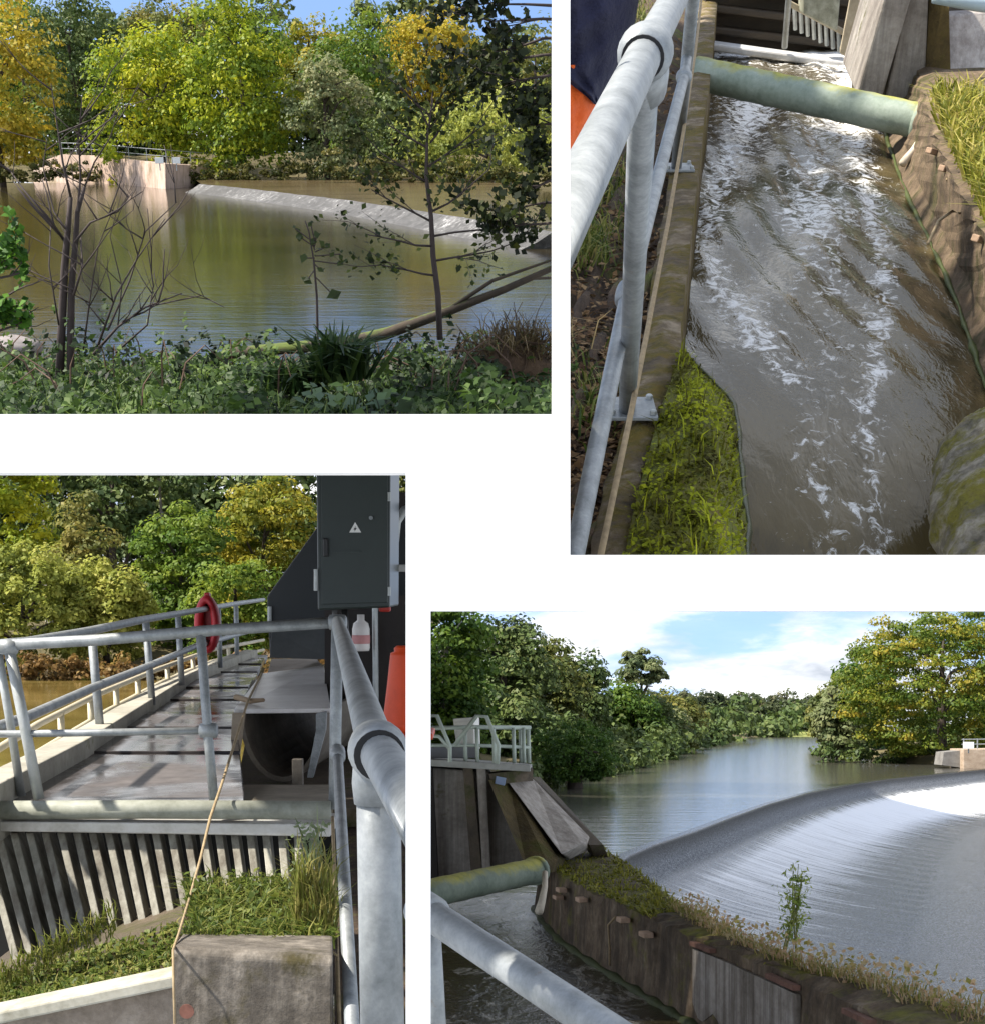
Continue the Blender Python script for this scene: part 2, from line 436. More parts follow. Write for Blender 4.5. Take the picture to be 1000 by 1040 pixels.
def water_mat(name, col, rough=.06, b=.25, dist=.05, scale=(1, 1, 1), s1=1.0, s2=6.0, foamcol=None, foam=None, extra=None, ior=1.33):
    """foam: (scale vec, noise scale, thr lo, thr hi, weight of the 'foam' attribute)"""
    t = NT(name); v = t.coord(scale)
    n1 = t.noise(v, s1, 4, .55, .2); n2 = t.noise(v, s2, 4, .6, .3)
    h = t.math('ADD', n1, t.math('MULTIPLY', n2, .35))
    c = t.ramp(t.noise(v, s1 * .6, 4, .6), [(.35, tuple(q * .75 for q in col)), (.65, tuple(q * 1.2 for q in col))])
    r = rough
    if foam:
        fv = t.coord(foam[0]); fn = t.noise(fv, foam[1], 8, .68, foam[5] if len(foam) > 5 else .6)
        fm = t.ramp(t.math('ADD', fn, t.math('MULTIPLY', t.math('SUBTRACT', t.attr('foam'), .5), foam[4])), [(foam[2], 0), (foam[3], 1)])
        c = t.mix(fm, c, foamcol or (.75, .75, .73))
        r = t.math('ADD', t.math('MULTIPLY', fm, .6), rough)
    return t.done(t.principled(c, r, 0, t.bump(h, b, dist), ior))

# ================================================================== A: far bank over the undergrowth
def tree(fr, px0, px1, top, base_row, wz, leaf, label, name='broadleaf_tree', group=None, clumps=70, per=70, low=-.9, lsize=.34, shape=None, tw=.28, seed=1, bark=None, depth=None, lift=0, cr=None, flat=.7, droop=.3, y=None, cat='tree', trunk_h=None, tint=(0, 1), limbs=5, conic=0):
    cx = (px0 + px1) / 2
    b = fr.z(cx, base_row, wz) if y is None else fr.d(cx, base_row, y)
    Y = b.y
    s = F / Y
    w = (px1 - px0) / s / 2
    t = fr.d(cx, top, Y); h = t.z - b.z
    root = thing(fr, name, b, label, cat, group)
    c = Vector((b.x, Y, b.z + lift + (h - lift) / 2)); rz = (h - lift) / 2
    nm = NM(); cr = cr or max(w, rz) * .24
    dd = depth or w * .9
    if conic:
        g = np.random.default_rng(seed)
        for k in range(conic):
            f = k / (conic - 1); zc = b.z + lift + (h - lift) * (.12 + .85 * f); rr = w * (1.02 - f) ** .8 + .25
            crown(nm, (b.x + g.normal() * .1 * w, Y, zc), (rr, rr * dd / w, h / conic * .75), max(6, int(clumps * (1.1 - f) * 2 / conic)), per, cr * (1.15 - .6 * f), lsize, seed + k, -1, flat, .35, droop, tint=tint)
    else:
        crown(nm, c, (max(.2, w - cr * .15), max(.2, dd - cr * .3), max(.2, rz - cr * .2)), clumps, per, cr, lsize, seed, low, flat, .35, droop, tint=tint)
    emit(fr, 'crown', nm, leaf, root)
    mb = MB(); g = random.Random(seed)
    H = trunk_h or h * .8
    lean = g.uniform(-.03, .03) * H
    pts = [Vector((b.x + lean * (k / 5) ** 2 + g.uniform(-.01, .01) * H, Y + .02 * H * g.uniform(-1, 1), b.z - .3 + H * k / 5)) for k in range(6)]
    mb.tube(pts, [tw * (1.15 - .19 * k) for k in range(6)], 8)
    for k in range(limbs):
        p = pts[2 + k % 3]; a = g.uniform(0, 6.28); q = p + Vector((math.cos(a) * w * .6, math.sin(a) * dd * .5, H * g.uniform(.1, .3)))
        mb.tube([p, (p + q) / 2 + Vector((0, 0, .06 * H)), q], [tw * .45, tw * .3, tw * .1], 6)
    emit(fr, 'trunk', mb, bark or M_bark, root, smooth=True)
    return root

def place_A():
    fr = FA; WZ = -4.0; MATU[0] = 1 / fr.unit
    # water, banks
    t = NT('river_water_brown'); v = t.coord((.35, 1, 1)); 
    n1 = t.noise(v, .9, 4, .55, .2); n2 = t.noise(v, 3.5, 3, .6, .2)
    hsum = t.math('ADD', n1, t.math('MULTIPLY', n2, .5))
    c = t.ramp(t.noise(t.coord((.1, .2, 1)), .5, 4, .6), [(.35, (.016, .012, .005)), (.65, (.036, .028, .012))])
    m_w = t.done(t.principled(c, .10, 0, t.bump(hsum, .13, .08), 1.33))
    mb = MB(); mb.grid(2, 2, lambda u, q: ((-56 + 66 * u) if q else (-7.4 + 8.8 * u), 20 + 130 * q, WZ))
    emit(fr, 'river', mb, m_w, kind='structure')
    g = NP
    # far bank
    mb = MB()
    mb.grid(40, 8, lambda u, q: (-62 + 80 * u, 136 + 52 * q + 2 * math.sin(u * 19) + (22 if u < .60 else 6) * (1 - q), WZ - .3 + 2.6 * min(1, q * 2.2) + .25 * math.sin(u * 43 + q * 9)))
    emit(fr, 'far_bank', mb, M_bank, kind='structure', smooth=True)
    # upper pool above the crest
    up = MB()
    crest = [(205, 187), (218, 188), (258, 192), (300, 197), (360, 204), (420, 213), (490, 224), (565, 236)]
    top = [fr.z(px, py, -3.4) for px, py in crest]
    up.loft([[Vector(p) + Vector((0, .15, -.03)) for p in top], [Vector((p.x * 1.25, 150, -3.43)) for p in top]], closed=False)
    t = NT('river_shallow_brown'); m_up = t.done(t.principled(t.ramp(t.noise(t.coord((.2, 1, 1)), .6, 5, .6), [(.35, (.06, .042, .02)), (.65, (.13, .095, .05))]), .16, 0, t.bump(t.noise(t.coord((.3, 1, 1)), 1.5, 4), .2, .05), 1.33))
    emit(fr, 'upper_pool', up, m_up, kind='structure')
    # weir slope with foam
    wl = MB(); secs = []
    for i, p in enumerate(top):
        q = top[min(i + 1, len(top) - 1)] - top[max(0, i - 1)]
        nrm = Vector((q.y, -q.x, 0)).normalized()
        if nrm.y > 0: nrm = -nrm
        secs.append([p, p + nrm * .2 + Vector((0, 0, .0)), p + nrm * .8 + Vector((0, 0, -.35)), p + nrm * 1.5 + Vector((0, 0, -.63)), p + nrm * 1.5 + Vector((0, 0, -1.2)), p + Vector((0, .2, -1.0))])
    fine = []
    for i in range(len(secs) - 1):
        for k in range(8):
            fine.append([a.lerp(b, k / 8) for a, b in zip(secs[i], secs[i + 1])])
    fine.append(secs[-1]); wl.loft(fine)
    t = NT('weir_foam'); vv = t.coord(); nn = t.math('ADD', t.math('MULTIPLY', t.noise(vv, 1.7, 8, .75, 1.8), .7), t.math('MULTIPLY', t.noise(vv, .23, 4, .6, .5), .3))
    c = t.ramp(nn, [(.38, (.025, .023, .02)), (.50, (.06, .057, .053)), (.56, (.10, .097, .092)), (.64, (.40, .39, .38))])
    [wl.v.__setitem__(i, (v[0], v[1], v[2] + .03 * fz(v, .9, 4))) for i, v in enumerate(wl.v)]
    emit(fr, 'river_weir', wl, t.done(t.principled(c, .65, 0, t.bump(nn, .2, .05))), None, None,
         'low grey weir slope streaked with white water crossing the brown river', 'weir')
    # pink abutment wall
    bot = [(34, 184), (62, 185), (92, 186), (130, 188), (168, 192), (216, 188), (222, 185)]
    tops = [167, 157, 158, 162, 166, 169, 170]
    secs = []
    for (px, py), tr in zip(bot, tops):
        b = fr.z(px, py, WZ); a = fr.d(px, tr, b.y)
        secs.append([b + Vector((0, 0, -.4)), a, a + Vector((0, 1.3, 0)), b + Vector((0, 1.3, -.4))])
    fine = []
    for i in range(len(secs) - 1):
        for k in range(6): fine.append([p.lerp(q, k / 6) for p, q in zip(secs[i], secs[i + 1])])
    fine.append(secs[-1])
    wb = MB().loft(fine)
    m_pink = rough_mat('pink_concrete', [(.3, (.34, .24, .19)), (.5, (.55, .41, .33)), (.7, (.66, .53, .45))], .4, 8, .9, .3, .03, 4, moss=[(.18, .13, .07), (.25, .20, .1)], mossthr=(.56, .68), mossscale=.25, streak=((.28, .2, .14), 1.2, .6))
    emit(fr, 'river_wall', wb, m_pink, None, None, 'pinkish concrete river wall below the drooping trees on the far bank', 'wall')
    # fence on it
    pts = []
    for (px, py), tr in zip(bot, tops):
        b = fr.z(px, py, WZ); a = fr.d(px, tr, b.y); pts.append(a + Vector((0, .6, 0)))
    root = thing(fr, 'guard_rail', pts[3], 'thin pale guard rail along the top of the pinkish river wall', 'railing')
    up1 = Vector((0, 0, 1.05)); up2 = Vector((0, 0, .55))
    emit(fr, 'top_rail', MB().tube([p + up1 for p in pts[1:]], .032, 6), M_galv, root)
    emit(fr, 'mid_rail', MB().tube([p + up2 for p in pts[1:]], .026, 6), M_galv, root)
    for i in range(1, len(pts) - 1):
        for k in (0, .5):
            p = pts[i].lerp(pts[i + 1], k); emit(fr, 'post', MB().tube([p, p + up1], .032, 6), M_galv, root)
    m_white = plain('white_board', (.72, .73, .7), .6)
    for px, lab in ((162, 'small white notice board by the drooping trees, nearer the bare shrub'), (179, 'small white notice board on the pink wall, nearer the weir')):
        p = fr.d(px, 163, 116); r = thing(fr, 'notice_board', p + Vector((0, 0, -.5)), lab, 'sign', 'notice boards on the river wall')
        emit(fr, 'panel', MB().box(p, (.62, .06, .42)), m_white, r, bevel=.01)
        emit(fr, 'post', MB().tube([p + Vector((0, .06, -.7)), p + Vector((0, .06, .15))], .04, 6), M_galv, r)
    # trees of the far bank (px0, px1, top, base)
    T = lambda *a, **k: tree(fr, *a, **{**dict(group='trees on the far bank', y=146, name='broadleaf_tree'), **k})
    T(-56, 64, -22, 190, 0, L_gold, 'golden tree hanging over the water beside the pink river wall', clumps=95, per=102, lsize=0.40, seed=3, y=141, tint=(.1, 1))
    T(40, 130, -14, 180, 0, L_dark, 'dark green tree in shade between the golden and the drooping trees', clumps=80, per=102, seed=4, y=158, lsize=0.36)
    T(108, 226, 4, 190, 0, L_yel, 'broad yellow green tree drooping over the pink wall', clumps=120, per=110, seed=5, y=147, lsize=0.38, droop=.6)
    T(194, 306, -24, 190, 0, L_yel, 'tall yellow green tree with a full crown reaching out of sight', clumps=120, per=110, seed=6, y=143, lsize=0.38, droop=.6, tint=(-.1, .85))
    T(294, 374, 50, 190, 0, L_grey, 'grey green willow with a rounded crown above the far pool edge', clumps=80, per=110, seed=7, y=141, lsize=0.34, droop=.5)
    T(284, 352, 14, 120, 0, L_gold, 'orange tinted tree top showing behind the grey green willow', clumps=60, per=93, seed=8, y=158, lsize=0.36, tint=(-.1, .75))
    T(322, 410, -4, 188, 0, L_mid, 'fresh green tree between the willow and the golden crown', clumps=85, per=102, seed=9, y=153, lsize=0.36)
    T(392, 478, -10, 150, 0, L_gold, 'tall golden yellow tree with the brightest crown on the far bank', clumps=95, per=110, seed=10, y=160, lsize=0.37, tint=(.2, 1))
    T(360, 440, 92, 188, 0, L_dark, 'low dark green tree under the golden crown', clumps=70, per=93, seed=11, y=139, lsize=0.34, tint=(.2, 1.2))
    T(418, 580, 84, 192, 0, L_will, 'wide pale yellow willow low behind the leafy sapling', clumps=110, per=102, seed=12, y=137, lsize=0.34)
    T(478, 610, 28, 150, 0, L_olive, 'olive tree top half hidden behind the dark overhanging boughs', clumps=80, per=93, seed=13, y=160, lsize=0.36)
    T(-20, 90, -30, 176, 0, L_mid, 'green tree rising behind the golden tree', clumps=70, per=85, seed=14, y=168, lsize=0.40)
    T(130, 220, -20, 150, 0, L_olive, 'olive tree top rising behind the drooping yellow green tree', clumps=80, per=93, seed=15, y=166, lsize=0.38, tint=(.2, 1))
    # dense wood behind and low scrub along the bank: uncountable
    nm = NM()
    for k in range(30):
        px = -50 + k * 21; tp = (14, 4, 20)[k % 3] + (26 if 300 < px < 356 or px > 462 else -14)
        y = 178 + (k % 2) * 4; a, b = fr.d(px, tp, y), fr.d(px, 190, y)
        crown(nm, (a + b) / 2, (3.2, 2.0, (a.z - b.z) / 2), 60, 60, 1.7, .62, 300 + k, tint=(.1, 1.1))
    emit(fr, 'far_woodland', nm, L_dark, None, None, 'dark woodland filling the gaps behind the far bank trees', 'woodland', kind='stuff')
    nm = NM()
    for k in range(60):
        px = -10 + k * 10 + rnd.uniform(-4, 4)
        if 60 < px < 190: y0 = 150
        else: y0 = 140 - (px > 330) * 8
        crown(nm, fr.d(px, 176 + rnd.uniform(-5, 4), y0 - 2), (rnd.uniform(.5, 1.6), .8, rnd.uniform(.2, 1.0) + (.4 if k % 5 == 0 else 0)), 9, 40, .45, .26, 400 + k)
    emit(fr, 'bank_scrub', nm, leaf_mat('scrub_leaves', [(.02, .03, .008), (.06, .075, .015), (.14, .13, .03), (.27, .23, .08)]), None, None, 'low scrub and reeds along the far water edge', 'scrub', kind='stuff')

    # near bank
    def gz(x, y): return -.96 - .09 * (y - 5) if y < 9 else -1.32 - .25 * (y - 9)
    mb = MB()
    mb.grid(30, 40, lambda u, q: ((-2.2 + 2.47 * u) * (4.95 + 15 * q * q) / 6, 4.95 + 15 * q * q, gz(0, 4.95 + 15 * q * q) + .05 * min(1, q * 4) * math.sin(u * 23 + q * 17) - .02))
    emit(fr, 'near_bank', mb, M_soil, kind='structure', smooth=True)
    # ground cover
    nm = NM(); n = 24000
    y = NP.uniform(5.0, 9.3, n); px = NP.uniform(-15, 570, n)
    # taller undergrowth near, thin at the lip; a height envelope follows the uneven top edge
    x = (px - 500) / F * y
    edge = .30 + .10 * np.sin(px / 31.) + .08 * np.sin(px / 13. + 1) + np.where(px > 470, .28, 0) + np.where(px < 60, .0, 0)
    z = -.96 - .09 * (y - 5) + NP.uniform(.0, 1, n) ** 1.5 * edge * np.where(y > 7.5, .42, .33)
    C = np.stack([x, y, z], 1)
    clump = np.clip(.40 + .42 * np.sin(px / 23. + y * 2.1 + 2 * np.sin(px / 57.)) * np.sin(y * 3.1 + px / 41.) + .38 * np.exp(-((px - 150) / 95.) ** 2) - .22 * np.exp(-((px - 380) / 70.) ** 2) - .15 * np.exp(-((px - 30) / 40.) ** 2), 0, 1)
    leaf_quads(nm, C, NP.normal(size=(n, 3)) * .6 + np.array([0, -.3, 1]), NP.uniform(.016, .05, n) * (1 + .8 * (NP.uniform(0, 1, n) > .93)), np.clip(.62 * clump + .38 * NP.uniform(0, 1, n), 0, 1), .65)
    for k in range(150):
        pxk, yk = rnd.uniform(0, 560), rnd.uniform(6.5, 9); hk = rnd.uniform(.10, .30) * (1.5 if rnd.random() < .25 else 1); bk = np.array([(pxk - 500) / F * yk, yk, -.96 - .09 * (yk - 5)])
        tk = NP.uniform(0, 1, 34); lk = NP.normal(size=3) * np.array([.12, .1, 0])
        Ck = bk + np.outer(tk, np.array([0, 0, hk])) + np.outer(tk ** 2, lk) + NP.normal(size=(34, 3)) * .04 * (1.15 - tk[:, None])
        leaf_quads(nm, Ck, NP.normal(size=(34, 3)) * .6 + np.array([0, -.4, .8]), NP.uniform(.018, .05, 34), np.clip(rnd.uniform(0, .7) + NP.uniform(-.2, .2, 34), 0, 1), .55)
    yb = NP.uniform(5.0, 9, 2600); pb = NP.uniform(-10, 568, 2600)
    blades(nm, np.stack([(pb - 500) / F * yb, yb, -.96 - .09 * (yb - 5)], 1), .15, .008, .8, seed=5)
    emit(fr, 'undergrowth', nm, leaf_mat('undergrowth_leaves', [(.006, .012, .005), (.014, .030, .008), (.028, .058, .012), (.055, .10, .018), (.10, .16, .025), (.16, .20, .05)], .3), None, (-.5, 6, -1.2), 'leafy undergrowth covering the top of the near bank', 'undergrowth', kind='stuff')

    # brambles and dead stems arching through it
    mb = MB()
    for k in range(60):
        pk, yk = rnd.uniform(-5, 560), rnd.uniform(6, 8.8); p0 = Vector(((pk - 500) / F * yk, yk, -.98 - .09 * (yk - 5))); a = Vector((rnd.uniform(-.3, .3), rnd.uniform(-.2, .2), 0)); h = rnd.uniform(.12, .34)
        if (p0.x + a.x) / yk * F + 500 > 566: a.x = -abs(a.x)
        mb.tube([p0, p0 + a * .3 + Vector((0, 0, h * .75)), p0 + a * .7 + Vector((0, 0, h)), p0 + a * 1.1 + Vector((0, 0, h * .7))], [.005, .004, .003, .0015], 4)
    emit(fr, 'bramble_stems', mb, plain('bramble_stem', (.10, .06, .04), .85, 0, .4, 9), None, None, 'arching brown bramble stems tangled through the undergrowth', 'brambles', kind='stuff')
    # branch generator
    def grow(mb, p, dirv, length, r, depth, g, spread=.5, up=.1, tips=None, kids=(2, 3), steps=4):
        pts = [Vector(p)]; d = Vector(dirv).normalized()
        for k in range(steps):
            d = (d + Vector((g.gauss(0, .10), g.gauss(0, .08), g.gauss(0, .08) + up * .3))).normalized()
            pts.append(pts[-1] + d * length / steps)
        mb.tube(pts, [r * (1 - .55 * k / steps) for k in range(steps + 1)], 6 if r > .006 else 4)
        if tips is not None and depth <= 1:
            tips += pts[1:]
        if depth > 0:
            for k in range(g.randint(*kids)):
                q = pts[g.randint(1, steps)]
                a = d + Vector((g.uniform(-1, 1), g.uniform(-.7, .7), g.uniform(-.5, .9))) * spread * 1.6
                grow(mb, q, a, length * g.uniform(.5, .75), r * .5, depth - 1, g, spread, up, tips, kids, steps)
    Y0 = 7.2; K = Y0 / F
    P = lambda px, py, y=Y0: fr.d(px, py, y)
    # bare shrub
    root = thing(fr, 'bare_shrub', P(66, 385), 'leafless grey shrub with forking stems standing in front of the pink wall', 'shrub')
    g = random.Random(4)
    mb = MB(); mb.tube([P(60, 400), P(63, 330), P(66, 270), P(69, 235), P(72, 200)], [.022, .020, .018, .014, .010], 8)
    mb.tube([P(72, 400), P(72, 340), P(73, 290), P(77, 245), P(79, 215), P(86, 190)], [.020, .018, .016, .013, .011, .008], 8)
    emit(fr, 'stem', mb, M_twig, root, smooth=True)
    mb = MB()
    for path, r in (([(72, 200), (64, 165), (58, 125), (52, 85)], .010), ([(79, 215), (82, 180), (80, 140), (84, 95)], .010), ([(86, 190), (96, 165), (112, 140), (120, 115)], .008),
                    ([(66, 245), (48, 220), (26, 195), (8, 170)], .013), ([(77, 245), (92, 226), (120, 215), (135, 195)], .010), ([(69, 235), (55, 215), (44, 170), (48, 140)], .008),
                    ([(100, 350), (118, 300), (140, 262), (168, 222)], .010), ([(110, 335), (132, 285), (148, 235), (180, 205)], .009), ([(95, 360), (120, 332), (148, 312), (185, 298)], .012),
                    ([(85, 355), (92, 300), (100, 250), (118, 205)], .008), ([(118, 358), (150, 330), (156, 290), (150, 250)], .009), ([(75, 300), (84, 270), (82, 240)], .010),
                    ([(148, 312), (205, 300), (228, 312)], .006), ([(60, 330), (50, 270), (52, 225)], .007), ([(120, 332), (124, 290), (112, 240), (128, 180)], .006)):
        pts = [P(px, py, Y0 + g.uniform(-.2, .2)) for px, py in path]
        mb.tube(pts, [r * .65, r * .5, r * .36, r * .2][:len(pts)], 5)
        for k in range(4):
            i = g.randint(1, len(pts) - 1); grow(mb, pts[i - 1].lerp(pts[i], g.random()), Vector((g.uniform(-1, 1), g.uniform(-.4, .4), g.uniform(.1, 1))), g.uniform(.12, .3), r * .4, 1, g, .5, .2, None, (1, 2), 3)
    emit(fr, 'branches', mb, M_twig, root, smooth=True)
    # sapling with dark leaves
    Y1 = 6.6; Q = lambda px, py, y=Y1: fr.d(px, py, y)
    root = thing(fr, 'leafy_sapling', Q(446, 335), 'slim sapling with sparse dark leaves in front of the river', 'tree')
    mb = MB(); tips = []
    stem = [Q(447, 345), Q(445, 300), Q(440, 260), Q(438, 220), Q(433, 180), Q(434, 140), Q(440, 100)]
    mb.tube(stem, [.014, .013, .012, .010, .008, .006, .003], 7)
    for k, (px, py, dx, dz, l) in enumerate(((440, 250, -1, .15, .30), (438, 225, -1, .5, .28), (438, 215, 1, .4, .34), (434, 185, -1, .4, .22), (434, 170, 1, .5, .30), (434, 150, -1, .6, .20), (436, 130, .8, .6, .22), (437, 118, -.7, .7, .18), (438, 135, -.6, .9, .2), (437, 145, .7, .8, .2), (440, 112, .4, 1, .12), (441, 265, 1, .1, .34), (439, 240, 1, .25, .38), (442, 280, -1, 0, .24), (438, 108, .3, 1, .1))):
        grow(mb, Q(px, py), (dx, g.uniform(-.4, .4), dz), l, .005, 2, g, .45, .05, tips, (2, 3))
    emit(fr, 'trunk', mb, M_twig, root, smooth=True)
    nm = NM(); tips += [Q(438 + g.gauss(0, 9), 96 + 115 * g.random() ** 1.2) for _ in range(45)]
    tp = np.array([list(p) for p in tips])
    idx = NP.integers(0, len(tp), 1300)
    leaf_quads(nm, tp[idx] + NP.normal(size=(1300, 3)) * .022, NP.normal(size=(1300, 3)) + np.array([0, -.4, .6]), NP.uniform(.016, .040, 1300), NP.uniform(0, 1, 1300), .7)
    m_dk = leaf_mat('deep_green_leaves', [(.012, .02, .006), (.025, .04, .01), (.05, .07, .015), (.09, .11, .02)], .3)  # very dark green leaf colours, varied at random
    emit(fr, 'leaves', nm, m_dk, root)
    # small seedling
    root = thing(fr, 'tall_weed', Q(323, 345), 'thin weed stem with a few broad drooping leaves above the water', 'plant')
    mb = MB(); mb.tube([Q(323, 350), Q(322, 300), Q(319, 265), Q(314, 235), Q(310, 224)], [.006, .005, .004, .003, .002], 6)
    lf = NM(); C = []
    for px, py, s in ((310, 262, .05), (338, 299, .075), (304, 240, .05), (318, 246, .045), (344, 268, .04), (300, 232, .03), (327, 275, .035), (312, 285, .055), (333, 250, .035), (316, 228, .03), (346, 258, .03), (322, 238, .04)):
        C.append((Q(px, py), s)); mb.tube([Q(320, (py + 262) / 2), Q(px, py)], .0025, 4)
    for c, s in C:
        leaf_quads(lf, np.array([list(c)] * 2) + NP.normal(size=(2, 3)) * .006, np.array([[.2, -.8, .5], [-.2, -.6, .7]]), [s, s * .8], [.5, .3], .7)
    emit(fr, 'stem', mb, M_twig, root); emit(fr, 'leaves', lf, m_dk, root)
    # dark clump plants
    for px, py, s, lab in ((345, 385, .21, 'dark fern like clump with arching leaves at the foot of the weed'), (300, 398, .14, 'smaller dark clump of arching leaves just left of the largest one')):
        c = Q(px, py, 6.2); nm = NM(); n = 260
        b = np.array([list(c)] * n) + NP.normal(size=(n, 3)) * np.array([.05, .05, .0])
        blades(nm, b, s, .024, 1.1, seed=int(px))
        root = thing(fr, 'arching_plant', c, lab, 'plant', 'dark clump plants on the near bank')
        emit(fr, 'leaves', nm, leaf_mat('clump_leaves', [(.01, .025, .008), (.025, .055, .015), (.06, .10, .02)], .3), root)
    # broad pale leaves
    nm = NM(); C = []; S = []
    for k in range(60):
        C.append(list(Q(rnd.uniform(300, 420), rnd.uniform(385, 425), rnd.uniform(5.2, 5.8)))); S.append(rnd.uniform(.03, .065))
    leaf_quads(nm, np.array(C), NP.normal(size=(60, 3)) * .35 + np.array([0, -.4, 1]), S, NP.uniform(0, 1, 60), .75)
    emit(fr, 'broad_weeds', nm, leaf_mat('pale_broad_leaves', [(.05, .09, .05), (.10, .15, .09), (.12, .20, .04)], .25), None, None, 'broad pale leaved weeds at the front of the bank', 'weeds', kind='stuff')
    # fallen branch
    mb = MB(); R = lambda px, py, y: fr.d(px, py, y)
    pts = [R(205, 368, 8.6), R(240, 358, 8.4), R(300, 353, 8.2), R(350, 349, 8.0), R(395, 338, 7.9), R(450, 318, 7.8), R(512, 294, 7.7), R(566, 270, 7.6)]
    mb.tube(pts, [.012, .03, .032, .034, .03, .024, .018, .014], 8)
    mb.tube([pts[5], R(500, 285, 7.7), R(566, 262, 7.6)], [.012, .01, .006], 6)
    mb.tube([pts[6], R(535, 283, 7.8), R(568, 282, 7.8)], [.012, .009, .006], 6)
    emit(fr, 'fallen_branch', mb, rough_mat('mossy_bark', [(.3, (.02, .015, .012)), (.6, (.06, .045, .03)), (.8, (.1, .08, .05))], 6, 6, .9, .5, .01, 30, moss=[(.05, .07, .01), (.09, .12, .02)], mossthr=(.52, .6), up=.1), None, None, 'fallen mossy branch lying across the bank and out over the water', 'branch', smooth=True)
    # root mass: an upturned mound of earth, roots and dead strands
    c = R(522, 384, 6.9); root = thing(fr, 'upturned_roots', c, 'brown upturned root mass with dead strands at the landward end of the fallen branch', 'root mass')
    def mound(u, q):
        a = 6.2832 * u; rr = .20 * math.sin(q * math.pi / 2) ** .7; h = .20 * math.cos(q * math.pi / 2)
        p = c + Vector((math.cos(a) * rr, math.sin(a) * rr * .6, h - .04)); return p + Vector((1, 1, 1)) * .05 * fz(p, 9)
    mb = MB(); mb.grid(28, 14, mound)
    m_dead = rough_mat('dead_wood', [(.3, (.03, .018, .01)), (.6, (.10, .062, .035)), (.8, (.22, .15, .08))], 8, 8, .95, .9, .03, 30)
    emit(fr, 'earth_mound', mb, m_dead, root, smooth=True)
    mb = MB()
    for k in range(46):
        a = rnd.uniform(0, 6.28); d1 = Vector((math.cos(a), math.sin(a) * .6, 0)); st = c + d1 * rnd.uniform(.02, .16) + Vector((0, 0, rnd.uniform(.02, .17)))
        pts = [st]; dd_ = (d1 * .6 + Vector((rnd.gauss(0, .4), rnd.gauss(0, .3), rnd.uniform(-.2, .9)))).normalized()
        for q in range(4):
            dd_ = (dd_ + Vector((rnd.gauss(0, .35), rnd.gauss(0, .2), rnd.gauss(-.12, .3)))).normalized(); pts.append(pts[-1] + dd_ * rnd.uniform(.03, .085))
        r0 = rnd.uniform(.003, .008); mb.tube(pts, [r0, r0 * .8, r0 * .6, r0 * .4, r0 * .2], 5)
    emit(fr, 'roots', mb, m_dead, root, smooth=True)
    nm = NM(); B_ = np.array([list(c)] * 420) + NP.normal(size=(420, 3)) * np.array([.11, .06, .03]) + np.array([.03, 0, .11])
    blades(nm, B_, .17, .006, 1.5, seed=33); emit(fr, 'dead_strands', nm, leaf_mat('dead_strands', [(.05, .035, .015), (.14, .10, .045), (.26, .20, .09)], .2), root)
    # overhanging dark tree at the edge
    g = random.Random(9); root = thing(fr, 'overhanging_tree', R(569, 420, 6.4), 'dark tree at the edge with dark boughs hanging over the view', 'tree')
    mb = MB(); tips = []
    mb.tube([R(569, 440, 6.4), R(569.5, 300, 6.4), R(569, 150, 6.4), R(569, 0, 6.4), R(568, -40, 6.4)], [.03, .028, .026, .022, .018], 8)
    for py, l, dx, dz in ((6, .34, -1, .05), (20, .36, -1, .0), (38, .36, -1, -.05), (55, .33, -1, .05), (75, .28, -1, -.1), (100, .22, -1, .0), (125, .18, -1, -.1), (150, .18, -1, -.2), (180, .24, -1, -.15), (205, .28, -1, -.05), (225, .24, -1, -.2), (-15, .32, -1, .1)):
        grow(mb, R(568, py, 6.4), (dx, g.uniform(-.5, .3), dz), l * .78, .007, 2, g, .42, -.05, tips, (2, 3))
    emit(fr, 'trunk', mb, M_twig, root, smooth=True)
    tp = np.array([list(p) for p in tips]); pxs = tp[:, 0] / tp[:, 1] * F + 500
    tp = tp[(pxs < 571)]
    nm = NM(); n = 1900; idx = NP.integers(0, len(tp), n); C = tp[idx] + NP.normal(size=(n, 3)) * .025
    C = C[(C[:, 0] / C[:, 1] * F + 500) < 570]; n = len(C)
    leaf_quads(nm, C, NP.normal(size=(n, 3)) + np.array([0, -.4, .5]), NP.uniform(.022, .05, n), NP.uniform(0, 1, n) ** 1.5, .75)
    emit(fr, 'leaves', nm, leaf_mat('blackish_green_leaves', [(.008, .013, .005), (.015, .024, .008), (.03, .042, .01), (.07, .08, .015)], .25), root)  # darkest leaf ramp, from blackish to dull green
    # bright leafy branch at the other edge
    root = thing(fr, 'leafy_shrub', R(-20, 380, 5.6), 'bright green leafy shrub beside the bare shrub', 'shrub')
    mb = MB(); tips = []
    for px, py, dz in ((-18, 340, .5), (-16, 310, .4), (-18, 285, .3), (-14, 330, .2), (-16, 275, .6)):
        grow(mb, R(px, py, 5.6), (1, g.uniform(-.3, .3), dz * .4), .17, .006, 2, g, .5, .1, tips, (2, 3))
    mb.tube([R(-20, 390, 5.6), R(-18, 265, 5.6)], .012, 6)
    emit(fr, 'stem', mb, M_twig, root); tp = np.array([list(p) for p in tips])
    nm = NM(); n = 520; C = tp[NP.integers(0, len(tp), n)] + NP.normal(size=(n, 3)) * .014
    C = C[(C[:, 0] / C[:, 1] * F + 500) < 47]; n = len(C)
    leaf_quads(nm, C, NP.normal(size=(n, 3)) * .7 + np.array([0, -.5, .9]), NP.uniform(.025, .05, n), NP.uniform(0, 1, n), .7)
    emit(fr, 'leaves', nm, leaf_mat('fresh_leaves', [(.02, .06, .01), (.05, .13, .015), (.10, .22, .02)], .35), root)
